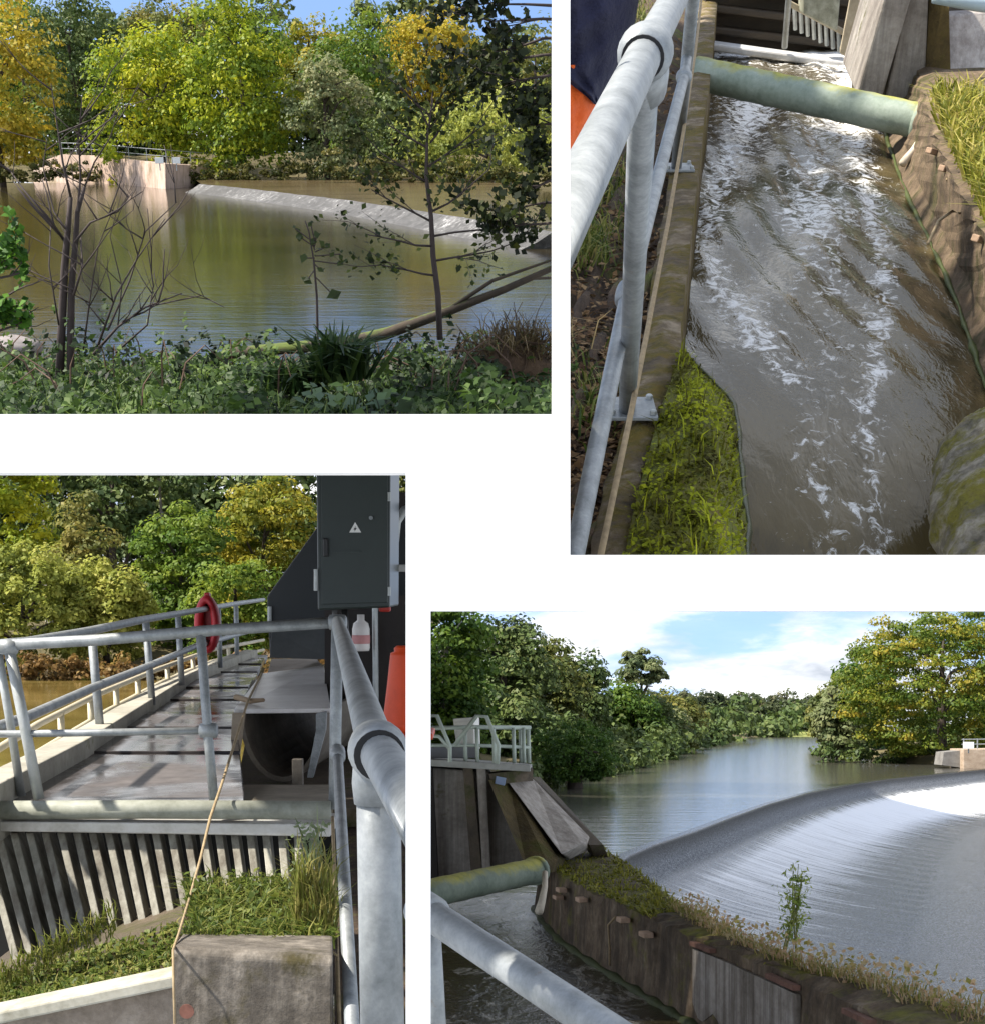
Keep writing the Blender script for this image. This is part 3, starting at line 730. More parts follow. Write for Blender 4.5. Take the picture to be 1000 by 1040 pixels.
    # pale stones at the water's near edge
    for k, (px, py, s, lab) in enumerate(((12, 352, .20, 'pale flat stone at the water edge below the leafy shrub'), (40, 372, .16, 'pale rounded stone beside the stems of the bare shrub'), (14, 378, .14, 'small pale stone in front of the flat one'))):
        mb = MB(); c = R(px, py, 9.0)
        mb.lathe(c + Vector((0, 0, -s * .3)), [(s * .7, 0), (s, s * .2), (s * .85, s * .42), (s * .4, s * .55), (.01, s * .58)], 9)
        for i in range(len(mb.v)):
            v = Vector(mb.v[i]); mb.v[i] = tuple(v + Vector((rnd.uniform(-1, 1), rnd.uniform(-1, 1), rnd.uniform(-.5, .5))) * s * .12)
        emit(fr, 'stone', mb, rough_mat('pale_stone', [(.3, (.13, .115, .11)), (.7, (.30, .27, .26))], 8, 6, .9, .3, .01, 30), None, None, lab, 'stone', 'stones at the near water edge', smooth=True)
place_A(); MATU[0] = 1.0

# ================================================================== B: looking down into the sluice channel
def added_shade_tree():
    # unseen tree added behind the viewer; its boughs keep the sluice channel in shade
    root = thing(LEVEL, 'broadleaf_tree', (-4.2, -2.2, -1.6), 'unseen dense tree added behind the viewpoint to shade the sluice channel', 'tree')
    nm = NM()
    for k in range(13):
        u = k / 12; c = Vector((-2.75, 3.6, 5.2)).lerp(Vector((-1.5, 12.8, 9.4)), u)
        crown(nm, c, (1.0 + .45 * u, .9, .75), 34, 60, .62, .30, 2000 + k, droop=.1)
    emit(LEVEL, 'crown', nm, L_mid, root)
    mb = MB(); b = Vector((-4.2, -2.2, -1.6))
    mb.tube([b, b + Vector((.1, .2, 2.5)), b + Vector((.3, 1.0, 4.6)), Vector((-3.1, 1.6, 4.9))], [.30, .25, .20, .15], 10)
    pts = [Vector((-3.1, 1.6, 4.9)), Vector((-2.8, 4.5, 5.8)), Vector((-2.2, 8, 7.3)), Vector((-1.6, 12, 9.1))]
    mb.tube(pts, [.15, .11, .08, .03], 8)
    emit(LEVEL, 'trunk', mb, M_bark, root, smooth=True)
added_shade_tree()

def place_B():
    fr = FB; WZ = -2.2
    zb = lambda px, py, h=WZ: fr.z(px, py, h)
    V = Vector
    # channel water: follows the picture's flow lines, curls over the lip close by
    LEFT = [(735, -30), (728, 20), (722, 70), (712, 140), (704, 210), (694, 290), (688, 350), (690, 380), (700, 420), (712, 470), (720, 520), (724, 570), (724, 600)]
    RIGHT = [(868, -30), (876, 40), (886, 100), (905, 160), (935, 235), (965, 300), (992, 365), (1000, 400), (985, 440), (975, 480), (985, 530), (1000, 570), (1015, 600)]
    def at(tbl, row):
        for (x0, y0), (x1, y1) in zip(tbl, tbl[1:]):
            if y0 <= row <= y1: return x0 + (x1 - x0) * (row - y0) / (y1 - y0)
        return tbl[0][0] if row < tbl[0][1] else tbl[-1][0]
    NU, NV = 150, 330
    mb = MB(); foam = []
    g = np.random.default_rng(5)
    ph = g.uniform(0, 6.28, 12)
    for j in range(NV):
        row = -30 + 612 * j / (NV - 1)
        a, b = at(LEFT, row) - 14, at(RIGHT, row) + 14
        dip = max(0, (row - 375) / 190) ** 2 * .22
        for i in range(NU):
            u = i / (NU - 1); px = a + (b - a) * u
            # smooth tongue, lower along the sides where it bends over the lip
            p = fr.z(px, row, WZ - dip * (.75 + .5 * abs(u - .5)))
            p.z += .012 * math.sin(u * 17 + row * .045) * min(1, max(.15, (420 - row) / 150)) + .008 * math.sin(u * 41 - row * .11 + 1.3) * min(1, max(.1, (400 - row) / 120))
            mb.v.append(tuple(p))
            # foam lies along two wandering streams and in scattered rafts
            c1 = 742 + 28 * math.sin(row / 62. + .6) + max(0, row - 250) * .32
            c2 = 838 + 14 * math.sin(row / 45.) - max(0, 180 - row) * .05 + max(0, row - 200) * .02
            c3 = 890 + 8 * math.sin(row / 50. + 2) - max(0, 250 - row) * .10
            f = .44 * math.exp(-((px - c1) / 24) ** 2) * (1 if 90 < row < 390 else .25)
            f += .34 * math.exp(-((px - c2) / 38) ** 2) * (1 if row < 300 else .7) + .40 * math.exp(-((px - c3) / 15) ** 2) + .10 * math.exp(-((row - 160) / 90) ** 2)
            f += .20 * math.exp(-((row - 320) / 40) ** 2) * math.exp(-((px - 770) / 50) ** 2)
            f += .25 * math.exp(-((row - 215) / 22) ** 2) * math.exp(-((px - 835) / 60) ** 2)
            f += .75 * math.exp(-((row - 50) / 14) ** 2) + .2 * math.exp(-((row - 105) / 25) ** 2)
            f *= 1 - .75 * max(0, min(1, (px - 915) / 25)) * (1 if row > 240 else .4)
            if row > 400: f *= .9
            foam.append(.18 + .62 * f)
    for j in range(NV - 1):
        for i in range(NU - 1):
            k = j * NU + i; mb.f.append((k, k + NU, k + NU + 1, k + 1)); mb.t.append(.5)
    # water: brown body, white foam, fine ripples drawn out along the flow
    t = NT('channel_water'); v = t.coord((1, .42, 1)); v2 = t.coord((1.5, .30, 1))
    n1 = t.noise(v, 2.6, 5, .6, .5); n2 = t.noise(v2, 9, 4, .6, .6); n3 = t.noise(t.coord((1, .6, 1)), 30, 3, .6)
    hh = t.math('ADD', t.math('ADD', n1, t.math('MULTIPLY', n2, .45)), t.math('MULTIPLY', n3, .08))
    fo = t.attr('foam')
    fn = t.noise(t.coord((1, .6, 1)), 13, 9, .74, 1.1)
    fm = t.ramp(t.math('ADD', fn, t.math('MULTIPLY', fo, .55)), [(.735, 0), (.85, 1)])
    lace = t.noise(t.coord((1, .28, 1)), 5.5, 6, .62, 1.4)
    veil = t.ramp(t.math('ABSOLUTE', t.math('SUBTRACT', lace, .5)), [(0, 1), (.035, 0)])
    veil = t.math('MULTIPLY', veil, t.ramp(fo, [(.22, .0), (.6, .42)]))
    c = t.ramp(t.noise(v, 1.3, 4, .6, .4), [(.35, (.052, .040, .018)), (.65, (.105, .08, .037))])
    c = t.mix(veil, c, (.45, .42, .36)); c = t.mix(fm, c, (.82, .81, .78))
    r = t.math('ADD', t.math('MULTIPLY', fm, .6), .09)
    m_w = t.done(t.principled(c, r, 0, t.bump(hh, .24, .07), 1.33))
    emit(fr, 'channel_water', mb, m_w, None, (0, 5, WZ), kind='structure', smooth=True, foam=foam)

    # left bank: soil with litter, concrete coping along the channel
    GZ = -1.80
    cop_l = [(712, -40), (706, 20), (694, 80), (682, 160), (668, 250), (655, 330), (636, 420), (612, 500), (590, 600)]
    cop_r = [(731, -40), (726, 20), (720, 80), (710, 160), (700, 250), (691, 330), (690, 366), (650, 480), (632, 600)]
    mb = MB()
    rows = [-60 + 680 * k / 60 for k in range(61)]
    def soil(u, q):
        row = -60 + 640 * q; x1 = at(cop_l, row) + 8; px = 565 + (x1 - 565) * u
        p = fr.z(px, row, GZ); p.z += .035 * math.sin(px * .21 + row * .07) + .03 * math.sin(row * .13 + px * .05); return p
    mb.grid(26, 90, soil); emit(fr, 'left_bank', mb, M_soil, kind='structure', smooth=True)
    secs = []
    for k in range(70):
        row = -50 + 628 * k / 69; j = lambda s: rnd.uniform(-s, s)
        a = fr.z(at(cop_l, row) + j(1.5), row, -1.74); b = fr.z(at(cop_r, row) + j(1.0), row, -1.72)
        th = .04 + .5 * max(0, min(1, (500 - row) / 200)); secs.append([a + V((0, 0, -th)), a + V((0, 0, j(.008))), a.lerp(b, .5) + V((0, 0, .015 + j(.01))), b + V((0, 0, j(.008))), b + V((.01, 0, -th))])
    mb = MB().loft(secs)
    m_cop = rough_mat('mossy_coping', [(.3, (.03, .023, .014)), (.5, (.15, .11, .065)), (.66, (.38, .31, .22))], 5, 11, .95, 1.0, .04, 22, moss=[(.04, .032, .006), (.12, .09, .010), (.17, .10, .012)], mossthr=(.45, .56), mossscale=3.5)
    emit(fr, 'channel_coping', mb, m_cop, None, None, 'mossy concrete coping under the handrail beside the water channel', 'coping', smooth=True)
    # mossy shoulder at the lip
    sl_ = [(690, 362), (672, 410), (655, 470), (640, 530), (628, 600)]; sr_ = [(696, 362), (742, 410), (752, 470), (757, 530), (757, 600)]
    def shoulder(u, q):
        row = 360 + 216 * q; a, b = at(sl_, max(362, row)), at(sr_, max(362, row)) + 5 * fz((row * .035, 3.3, 0), 1, 4)
        px = a + (b - a) * u
        return fr.z(px, row, -1.70 + .05 * math.sin(math.pi * min(1, u * 1.15)) * min(1, q * 6) - .5 * max(0, (u - .72) / .28) ** 1.8 + .035 * fz((px * .03, row * .03, 2), 1.5, 5) * (1 - u ** 3))
    mb = MB(); mb.grid(40, 60, shoulder)
    m_sh = rough_mat('moss_bank', [(.3, (.05, .045, .012)), (.5, (.11, .11, .014)), (.7, (.20, .14, .04))], 3, 8, .95, .9, .03, 30, moss=[(.03, .045, .008), (.11, .13, .010), (.20, .20, .012)], mossthr=(.46, .58), mossscale=4.5)
    sh = emit(fr, 'moss_bank', mb, m_sh, None, None, 'bright green mossy shoulder where the channel water bends over its lip', 'moss bank', smooth=True)
    nm = NM(); P = []
    for k in range(7000):
        q = rnd.random() ** .9; u = rnd.random() ** .85 * .97; P.append(list(shoulder(u, q)))
    P = np.array(P); tm = .5 + .3 * np.sin(P[:, 0] * 19 + 2 * np.sin(P[:, 1] * 7)) + .3 * np.sin(P[:, 1] * 8 + 1 + 2 * np.sin(P[:, 0] * 13))
    leaf_quads(nm, P + NP.normal(size=P.shape) * .008, NP.normal(size=P.shape) * .5 + np.array([0, 0, 1]), NP.uniform(.008, .022, len(P)), np.clip(tm * .6 + .4 * NP.uniform(0, 1, len(P)), 0, 1), .8)
    P2 = P[NP.integers(0, len(P), 260)]; blades(nm, P2, .07, .006, .7, seed=8)
    emit(fr, 'moss', nm, leaf_mat('moss_tufts', [(.04, .035, .007), (.11, .11, .010), (.24, .27, .014), (.40, .42, .02)], .15, .9), sh)
    # wet algae rim along the shoulder
    mb = MB(); pts_o = []
    for k in range(24):
        row = 366 + 212 * k / 23; px = at(sr_, row) + 1 + 5 * fz((row * .035, 3.3, 0), 1, 4); p = fr.z(px, row, -2.2); pts_o.append(p)
    mb.tube(pts_o, [.014 + .004 * math.sin(k * 1.7) for k in range(24)], 8)
    emit(fr, 'wet_rim', mb, rough_mat('algae', [(.3, (.012, .016, .008)), (.55, (.035, .05, .014)), (.75, (.09, .11, .03))], 9, 7, .35, .5, .015, 25), sh, smooth=True)
    # litter, grass on the soil
    nm = NM(); n = 3200; row = NP.uniform(10, 560, n); xs = np.array([566 + (at(cop_l, r) - 566) * NP.random() for r in row])
    P = np.array([list(fr.z(x, r, GZ + .03)) for x, r in zip(xs, row)])
    leaf_quads(nm, P, NP.normal(size=P.shape) * .35 + np.array([0, 0, 1]), NP.uniform(.02, .06, n), NP.uniform(0, 1, n), .55)
    emit(fr, 'leaf_litter', nm, leaf_mat('fallen_leaves', [(.03, .018, .01), (.09, .05, .025), (.19, .11, .05), (.30, .20, .10)], .1, .9), None, (-.5, 5, GZ), 'brown leaf litter and twigs behind the coping', 'leaf litter', kind='stuff')
    nm = NM(); Pb = []
    for cx, cy, w, h, m in ((600, 255, 22, 22, 260), (652, 20, 16, 18, 200), (592, 262, 14, 12, 120), (615, 200, 30, 30, 160), (660, 70, 12, 16, 90), (600, 420, 18, 40, 90)):
        for k in range(m): Pb.append(list(fr.z(cx + rnd.gauss(0, w * .6), cy + rnd.gauss(0, h * .6), GZ)))
    blades(nm, np.array(Pb), .13, .010, .8, seed=9)
    emit(fr, 'bank_grass', nm, L_grass, None, None, 'grass growing through the leaf litter behind the handrail', 'grass', kind='stuff')

    # handrail
    A = fr.d(540, 286, 1.50); B = fr.d(655, 53, 2.8); C = fr.d(698, -28, 4.3)
    root = thing(fr, 'handrail', fr.z(637, 425, -1.72), 'galvanised tube handrail with ball fittings along the mossy coping', 'railing')
    mb = MB().tube([A, A.lerp(B, .5), B, C], .031, 20)
    mitre(fr, mb, 20, 569, A, B)
    emit(fr, 'top_rail', mb, M_galv, root, smooth=True)
    base1 = fr.z(636, 418, -1.70); base2 = fr.z(686, 172, -1.72)
    def fitting(p, axis, r=.046, ring=True):
        m = MB(); m.lathe(p, [(r * .72, -r * 1.25), (r * .98, -r * .95), (r * 1.05, -.3 * r), (r * 1.05, .3 * r), (r * .98, r * .95), (r * .72, r * 1.25)], 22, axis)
        f = emit(fr, 'clamp_fitting', m, M_galv, root, smooth=True)
        if ring:
            m = MB(); ax = V(axis).normalized(); m.lathe(p - ax * r * 1.27, [(r * .80, 0), (r * .80, .006)], 22, ax)
            e = emit(fr, 'black_seal', m, plain('black_rubber', (.015, .015, .017), .6), root); 
    fitting(B, (B - A))
    emit(fr, 'post', MB().tube([B + V((0, 0, -.02)), base1], .0275, 18), M_galv, root, smooth=True)
    m = MB(); m.lathe(B.lerp(base1, .035), [(.042, -.05), (.044, .02), (.036, .05)], 18, (B - base1)); emit(fr, 'post_socket', m, M_galv, root, smooth=True)
    MR = [fr.d(577, 586, 3.15), fr.d(583, 564, 3.25), fr.d(637, 300, 4.35), fr.d(694, 78, 7.4), fr.d(708, -15, 9.4)]
    emit(fr, 'mid_rail', MB().tube(MR, .0245, 16), M_galv, root, smooth=True)
    fitting(MR[2] + V((0, 0, .0)), MR[2] - MR[1], .036, False)
    fitting(MR[3], MR[3] - MR[2], .036, False)
    T2 = fr.d(706, -30, 7.2)
    emit(fr, 'post', MB().tube([T2, base2], .030, 14), M_galv, root, smooth=True)
    for b, lab in ((base1, 1), (base2, 2)):
        m = MB(); m.box(b + V((.01, 0, .01)), (.17, .20, .014)); pl = emit(fr, 'base_plate', m, M_galv, root, bevel=.003)
        for dx in (-.06, .075):
            for dy in (-.075, .075):
                k = MB(); k.lathe(b + V((.005 + dx, dy, .018)), [(.012, 0), (.012, .012), (.008, .016)], 6); emit(fr, 'bolt', k, M_galv_worn, pl)
    # cable
    cb = [fr.z(606, 580, -1.64), fr.z(612, 552, -1.62), fr.z(640, 420, -1.55), fr.z(655, 345, -1.5), fr.z(678, 225, -1.45), fr.z(694, 130, -1.40), fr.z(706, 50, -1.36), fr.z(714, -20, -1.30)]
    emit(fr, 'guide_rope', MB().tube(cb, .009, 8), M_rope, None, None, 'thin tan rope strung along the foot of the handrail', 'rope', smooth=True)

    # pipe across the channel
    m_pipe = rough_mat('mossy_pipe', [(.3, (.12, .15, .11)), (.5, (.25, .30, .24)), (.7, (.38, .42, .36))], 3, 8, .7, .3, .01, 30, moss=[(.17, .18, .03), (.34, .33, .06), (.42, .38, .09)], mossthr=(.62, .84), mossscale=2.5, up=.34)
    pa, pb = fr.d(706, 74, 12.6), fr.d(938, 124, 11.6)
    mb = MB(); n = 26
    mb.tube([pa.lerp(pb, k / n) for k in range(n + 1)], [.125 + .003 * math.sin(k * 2.3) for k in range(n + 1)], 20)
    root = thing(fr, 'cross_pipe', pa, 'mossy grey green pipe spanning the sluice channel above the foam', 'pipe')
    emit(fr, 'tube', mb, m_pipe, root, smooth=True)
    ax = (pb - pa).normalized(); m = MB(); m.lathe(pb, [(.145, -.06), (.145, 0), (.09, .002), (.02, .002)], 20, ax); emit(fr, 'end_cap', m, m_pipe, root, smooth=True)
    # rope tail
    mb = MB().tube([fr.d(937, 126, 11.3), fr.d(936, 138, 11.2), fr.d(926, 154, 11.0), fr.d(916, 166, 10.9)], [.022, .022, .026, .03], 8)
    emit(fr, 'frayed_rope', mb, plain('pale_rope', (.55, .48, .38), .9, 0, .2, 25, .3), None, None, 'short pale rope tail hanging from the end of the channel pipe', 'rope', smooth=True)

    # right channel wall
    wet = [(868, 40), (878, 75), (888, 102), (900, 145), (918, 195), (942, 246), (963, 292), (985, 348), (1000, 396), (1030, 470)]
    top = [(926, 40), (932, 75), (940, 104), (949, 135), (967, 178), (990, 222), (1012, 262), (1040, 320), (1060, 370), (1090, 440)]
    secs = []
    for k in range(60):
        f = k / 59 * (len(wet) - 1); i = min(int(f), len(wet) - 2); u = f - i
        w = V(wet[i]).lerp(V(wet[i + 1]), u); tt = V(top[i]).lerp(V(top[i + 1]), u)
        a = fr.z(w.x, w.y, -2.3 if False else WZ); b = fr.z(tt.x, tt.y, -1.72)
        j = lambda s: V((rnd.uniform(-s, s), rnd.uniform(-s, s), rnd.uniform(-s, s)))
        lip = b + V((.10, .02, .03))
        dp = .5 if a.y > 7 else .05
        secs.append([a + V((-.03, 0, -dp)), a + j(.006), a.lerp(b, .22) + V((.05 + .015 * fz(a, 2), 0, 0)) + j(.006), a.lerp(b, .5) + V((.05 + .02 * fz(a, 1.7), 0, 0)) + j(.006), a.lerp(b, .85) + V((.02 + .015 * fz(a, 2.3), 0, 0)) + j(.006), b + j(.012), lip + j(.012), lip + V((max(.12, .355 * lip.y - lip.x), .1, .04)), a + V((max(.2, .355 * a.y - a.x), .1, -dp))])
    m_rw = rough_mat('rusty_channel_wall', [(.32, (.026, .019, .012)), (.45, (.085, .058, .033)), (.57, (.155, .108, .064)), (.70, (.32, .245, .165))], 5, 11, .88, .7, .02, 26, moss=[(.02, .022, .006), (.07, .06, .010)], mossthr=(.50, .62), mossscale=2.6)
    root = thing(fr, 'channel_wall', fr.z(942, 246, WZ), 'rust brown channel wall with grass along its top and algae at the waterline', 'wall')
    emit(fr, 'wall_face', MB().loft(secs), m_rw, root, smooth=False)
    mb = MB(); mb.tube([s[1] + V((.0, 0, .015)) for s in secs], [.012 + .006 * math.sin(k * 1.9) * math.sin(k * .31) + .004 * math.sin(k * .7) for k in range(60)], 8)
    emit(fr, 'algae_line', mb, rough_mat('algae_green', [(.3, (.025, .035, .008)), (.6, (.07, .09, .014)), (.8, (.15, .16, .03))], 4, 6, .6, .5, .015, 25), root, smooth=True)
    nm = NM(); P = []
    for k in range(3600):
        f = rnd.uniform(1.8, 7.5); i = int(f); u = f - i; tt = V(top[i]).lerp(V(top[i + 1]), u)
        p = fr.z(tt.x, tt.y, -1.70) + V((abs(rnd.gauss(0, .32)) + .04, rnd.uniform(-.1, .1), .0))
        if p.x < .352 * p.y: P.append(list(p))
    blades(nm, np.array(P), .17, .014, .9, seed=12)
    emit(fr, 'wall_grass', nm, leaf_mat('yellow_grass', [(.09, .11, .012), (.20, .21, .02), (.33, .31, .04), (.42, .34, .10)], .3), root, kind='stuff')
    # small pale fixings standing out of the wall
    for k, (px, py) in enumerate(((948, 156), (961, 174), (992, 217), (996, 245))):
        q = fr.z(px, py, -1.80)
        emit(fr, 'rusted_bracket', MB().box(q + V((-.02, -.05, .02)), (.09, .05, .035), .5, 0, .3), plain('pale_rust', (.30, .20, .13), .8, 0, .25, 20), root, bevel=.006)
    # twigs on wall
    for pts in ([(948, 255), (958, 232), (972, 222), (980, 224)], [(966, 190), (972, 178), (974, 176)]):
        emit(fr, 'dead_twig', MB().tube([fr.z(x, y, -1.85) + V((-.05, -.05, .05)) for x, y in pts], .008, 6), M_rope, root, smooth=True)

    # rounded stone at the lip
    bl = [(1003, 384), (972, 396), (952, 424), (945, 468), (952, 514), (964, 560), (974, 600)]
    sc_ = V((1.893, 4.97, -2.07)); ra = V((.315, .83, .235)); mb = MB()
    def dome(u, q):
        th, fi = 6.2832 * u, (q - .32) / .68 * 1.5708 if q > .32 else (q / .32 - 1) * .5
        dy = (.72 if math.sin(th) > 0 else 1.25) * math.sin(th) * math.cos(fi)
        p = sc_ + V((ra.x * math.cos(th) * math.cos(fi), dy, ra.z * math.sin(fi)))
        nrm = V(((p.x - sc_.x) / ra.x ** 2, (p.y - sc_.y) / ra.y ** 2, (p.z - sc_.z) / ra.z ** 2)).normalized()
        p = p + nrm * (.035 * fz(p, 3.2, 5) + .012 * fz(p, 13, 3))
        p.x += .26 * dy
        w = fr.R.to_3x3() @ p
        if HOR - w.z / w.y * F > 598: p = fr.z(w.x / w.y * F + 500, 598, p.z)
        return p
    mb.grid(140, 80, dome)
    m_st = rough_mat('weathered_stone', [(.34, (.05, .045, .033)), (.46, (.19, .165, .12)), (.57, (.38, .34, .265)), (.72, (.58, .54, .45))], 6, 11, .9, 1.0, .06, 30, moss=[(.06, .05, .012), (.20, .18, .02), (.12, .09, .03)], mossthr=(.46, .58), mossscale=5)
    emit(fr, 'lip_stone', mb, m_st, None, None, 'rounded pitted stone nose where the channel spills over its lip', 'stone', smooth=True)

    # concrete pier with two ribs, moss gutter and sloping slab
    base = fr.d(905, 100, 12.4)
    root = thing(fr, 'concrete_pier', base, 'stained concrete pier with two leaning ribs above the end of the pipe', 'pier')
    q = lambda px, py, y=12.4: fr.d(px, py, y)
    emit(fr, 'rib', MB().prism([q(869, 98), q(894, 104), q(936, -40), q(908, -40)], (.1, 1.1, .1)), M_conc, root, bevel=.02)
    emit(fr, 'rib', MB().prism([q(896, 112, 12.6), q(938, 118, 12.6), q(944, -40, 12.6), q(930, -40, 12.6)], (.1, 1.0, .1)), M_conc, root, bevel=.02, label='broader rib of the pier stained by dark runs')
    emit(fr, 'moss_gutter', MB().prism([q(938, 122, 12.5), q(966, 130, 12.3), q(962, -40, 12.5), q(945, -40, 12.7)], (.0, .8, .0)), rough_mat('gutter_moss', [(.3, (.05, .035, .015)), (.5, (.13, .09, .03)), (.7, (.2, .15, .05))], 4, 8, .95, .9, .04, 20, moss=[(.05, .05, .01), (.12, .10, .015)], mossthr=(.5, .6)), root)
    emit(fr, 'sloping_slab', MB().prism([q(966, 128, 12.2), q(1040, 138, 12.0), q(1020, 10, 12.6), q(960, 15, 12.6)], (.0, .7, .0)), rough_mat('pale_slab', [(.3, (.20, .17, .15)), (.5, (.44, .40, .37)), (.7, (.60, .56, .52))], 2.5, 9, .9, .5, .02, 24, streak=((.10, .08, .07), 4, .6)), root, bevel=.015)
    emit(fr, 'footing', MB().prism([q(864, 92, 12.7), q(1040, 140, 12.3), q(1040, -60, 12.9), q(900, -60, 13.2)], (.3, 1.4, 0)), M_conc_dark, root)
    # blue grey rail over the slab
    emit(fr, 'service_pipe', MB().tube([q(948, -4, 12.0), q(990, 4, 12.0), q(1040, 10, 12.0)], .05, 12), plain('blue_grey_paint', (.32, .40, .44), .5), None, None, 'blue grey pipe end above the pale sloping slab', 'pipe', smooth=True)
    # sluice gate at the far end
    root = thing(fr, 'sluice_gate', fr.d(800, 58, 17.5), 'dark timber sluice gate closing the far end of the channel', 'sluice gate')
    w = lambda px, py, y=17.5: fr.d(px, py, y)
    m_tim = rough_mat('wet_timber', [(.3, (.012, .009, .006)), (.55, (.04, .028, .016)), (.75, (.085, .06, .035))], 2, 8, .6, .5, .03, 12, 0, (1, 1, 4))
    emit(fr, 'gate_leaf', MB().prism([w(716, 52), w(880, 74), w(890, -60), w(716, -60)], (0, .3, 0)), m_tim, root)
    for r0 in (34, 12, -10):
        emit(fr, 'cross_beam', MB().prism([w(718, r0, 17.3), w(868, r0 + 18, 17.3), w(868, r0 + 9, 17.3), w(718, r0 - 8, 17.3)], (0, .2, 0)), m_tim, root, bevel=.02)
    emit(fr, 'sill_beam', MB().prism([w(722, 52, 16.8), w(866, 72, 16.4), w(866, 64, 16.4), w(722, 44, 16.8)], (0, .3, 0)), plain('foam_wet_sill', (.55, .54, .52), .5, 0, .3, 4), root, bevel=.02)
    emit(fr, 'lifting_rod', MB().tube([w(796, 48, 16.6), w(801, -10, 16.2), w(803, -50, 16)], .03, 10), M_galv_worn, root, smooth=True)
    m_pt = rough_mat('painted_timber', [(.3, (.20, .16, .10)), (.6, (.40, .34, .24)), (.8, (.52, .46, .36))], 3, 8, .8, .3, .02, 20)
    emit(fr, 'guide_post', MB().prism([w(852, 54, 15.6), w(862, 60, 15.6), w(884, -40, 15.6), w(870, -40, 15.6)], (.05, .25, 0)), m_pt, root, bevel=.01)
    for k in range(9):
        a = 806 + k * 6.4; emit(fr, 'rack_bar', MB().tube([w(a, 6 + k * 3.4, 16.9), w(a + 1, 30 + k * 3.2, 17.0)], .022, 6), M_galv_worn, root)
    emit(fr, 'rack_rail', MB().tube([w(800, 3, 16.85), w(862, 36, 16.85)], .03, 8), m_pt, root)
    emit(fr, 'gear_cover', MB().prism([w(815, 14, 16.6), w(850, 32, 16.6), w(856, -40, 16.6), w(815, -40, 16.6)], (0, .3, 0)), rough_mat('flaking_paint', [(.3, (.08, .075, .05)), (.5, (.22, .22, .16)), (.7, (.42, .42, .34))], 3, 8, .7, .3, .02, 12), root, bevel=.02)

    # person beside the rail: only the side that leans into view is there to be seen
    Y = 3.3
    root = thing(fr, 'person', fr.d(590, 300, Y), 'person in a navy jacket and orange hi-vis trousers leaning behind the handrail', 'person')
    def skin(name, joints, edges, mat, parent, levels=2):
        me = bpy.data.meshes.new(name); b = V(root['_b'])
        me.from_pydata([V(p) - b for p, r in joints], edges, []); me.update()
        o = bpy.data.objects.new(name, me); COL.objects.link(o); o.parent = parent; o['_b'] = list(b)
        me.materials.append(mat)
        sk = o.modifiers.new('skin', 'SKIN'); sk.use_smooth_shade = True
        for vtx, (p, r) in zip(me.skin_vertices[0].data, joints): vtx.radius = (r, r)
        me.skin_vertices[0].data[0].use_root = True
        s = o.modifiers.new('sub', 'SUBSURF'); s.levels = levels; s.render_levels = levels
        return o
    m_navy = rough_mat('navy_cloth', [(.3, (.010, .011, .030)), (.6, (.020, .021, .055)), (.8, (.035, .036, .08))], 5, 6, .8, .9, .04, 14)
    m_org = rough_mat('orange_cloth', [(.3, (.70, .10, .012)), (.6, (.90, .16, .02)), (.8, (1.0, .22, .03))], 4, 5, .7, .8, .03, 14)
    def cloth(name, prof, mat, folds, seed):
        """half round of cloth: (row, left px, right px) outline, bulging towards the viewer"""
        g = random.Random(seed); secs = []
        n = 44
        for k in range(n):
            f = k / (n - 1) * (len(prof) - 1); i = min(int(f), len(prof) - 2); u = f - i
            row, a, b = [x + (y - x) * u for x, y in zip(prof[i], prof[i + 1])]
            sec = []
            for q in range(21):
                t_ = q / 20; px = a + (b - a) * t_
                bul = .17 * math.sqrt(max(0, 1 - (1 - t_ if t_ < 1 else 0) ** 0 * 0 - t_ ** 2.4)) 
                w_ = folds * (.5 * math.sin(k * .55 + q * .5) + .5 * math.sin(k * .23 - q * .9 + 1))
                sec.append(fr.d(px, row, Y + .2 - bul + w_ * (1 - t_ ** 3)))
            sec += [fr.d(b - (b - a) * .3, row, Y + .34), fr.d(a, row, Y + .34)]
            secs.append(sec)
        return emit(fr, name, MB().loft(secs), mat, root, smooth=True)
    cloth('trousers', [(66, 566, 600), (85, 566, 610), (105, 566, 611), (122, 566, 603), (140, 566, 593), (158, 566, 583), (176, 566, 574), (184, 566, 569)], m_org, .012, 2)
    cloth('jacket', [(-28, 564, 650), (0, 564, 648), (20, 564, 645), (40, 564, 640), (60, 564, 632), (75, 566, 625), (88, 582, 619), (98, 595, 613), (106, 603, 608)], m_navy, .016, 1)
place_B()

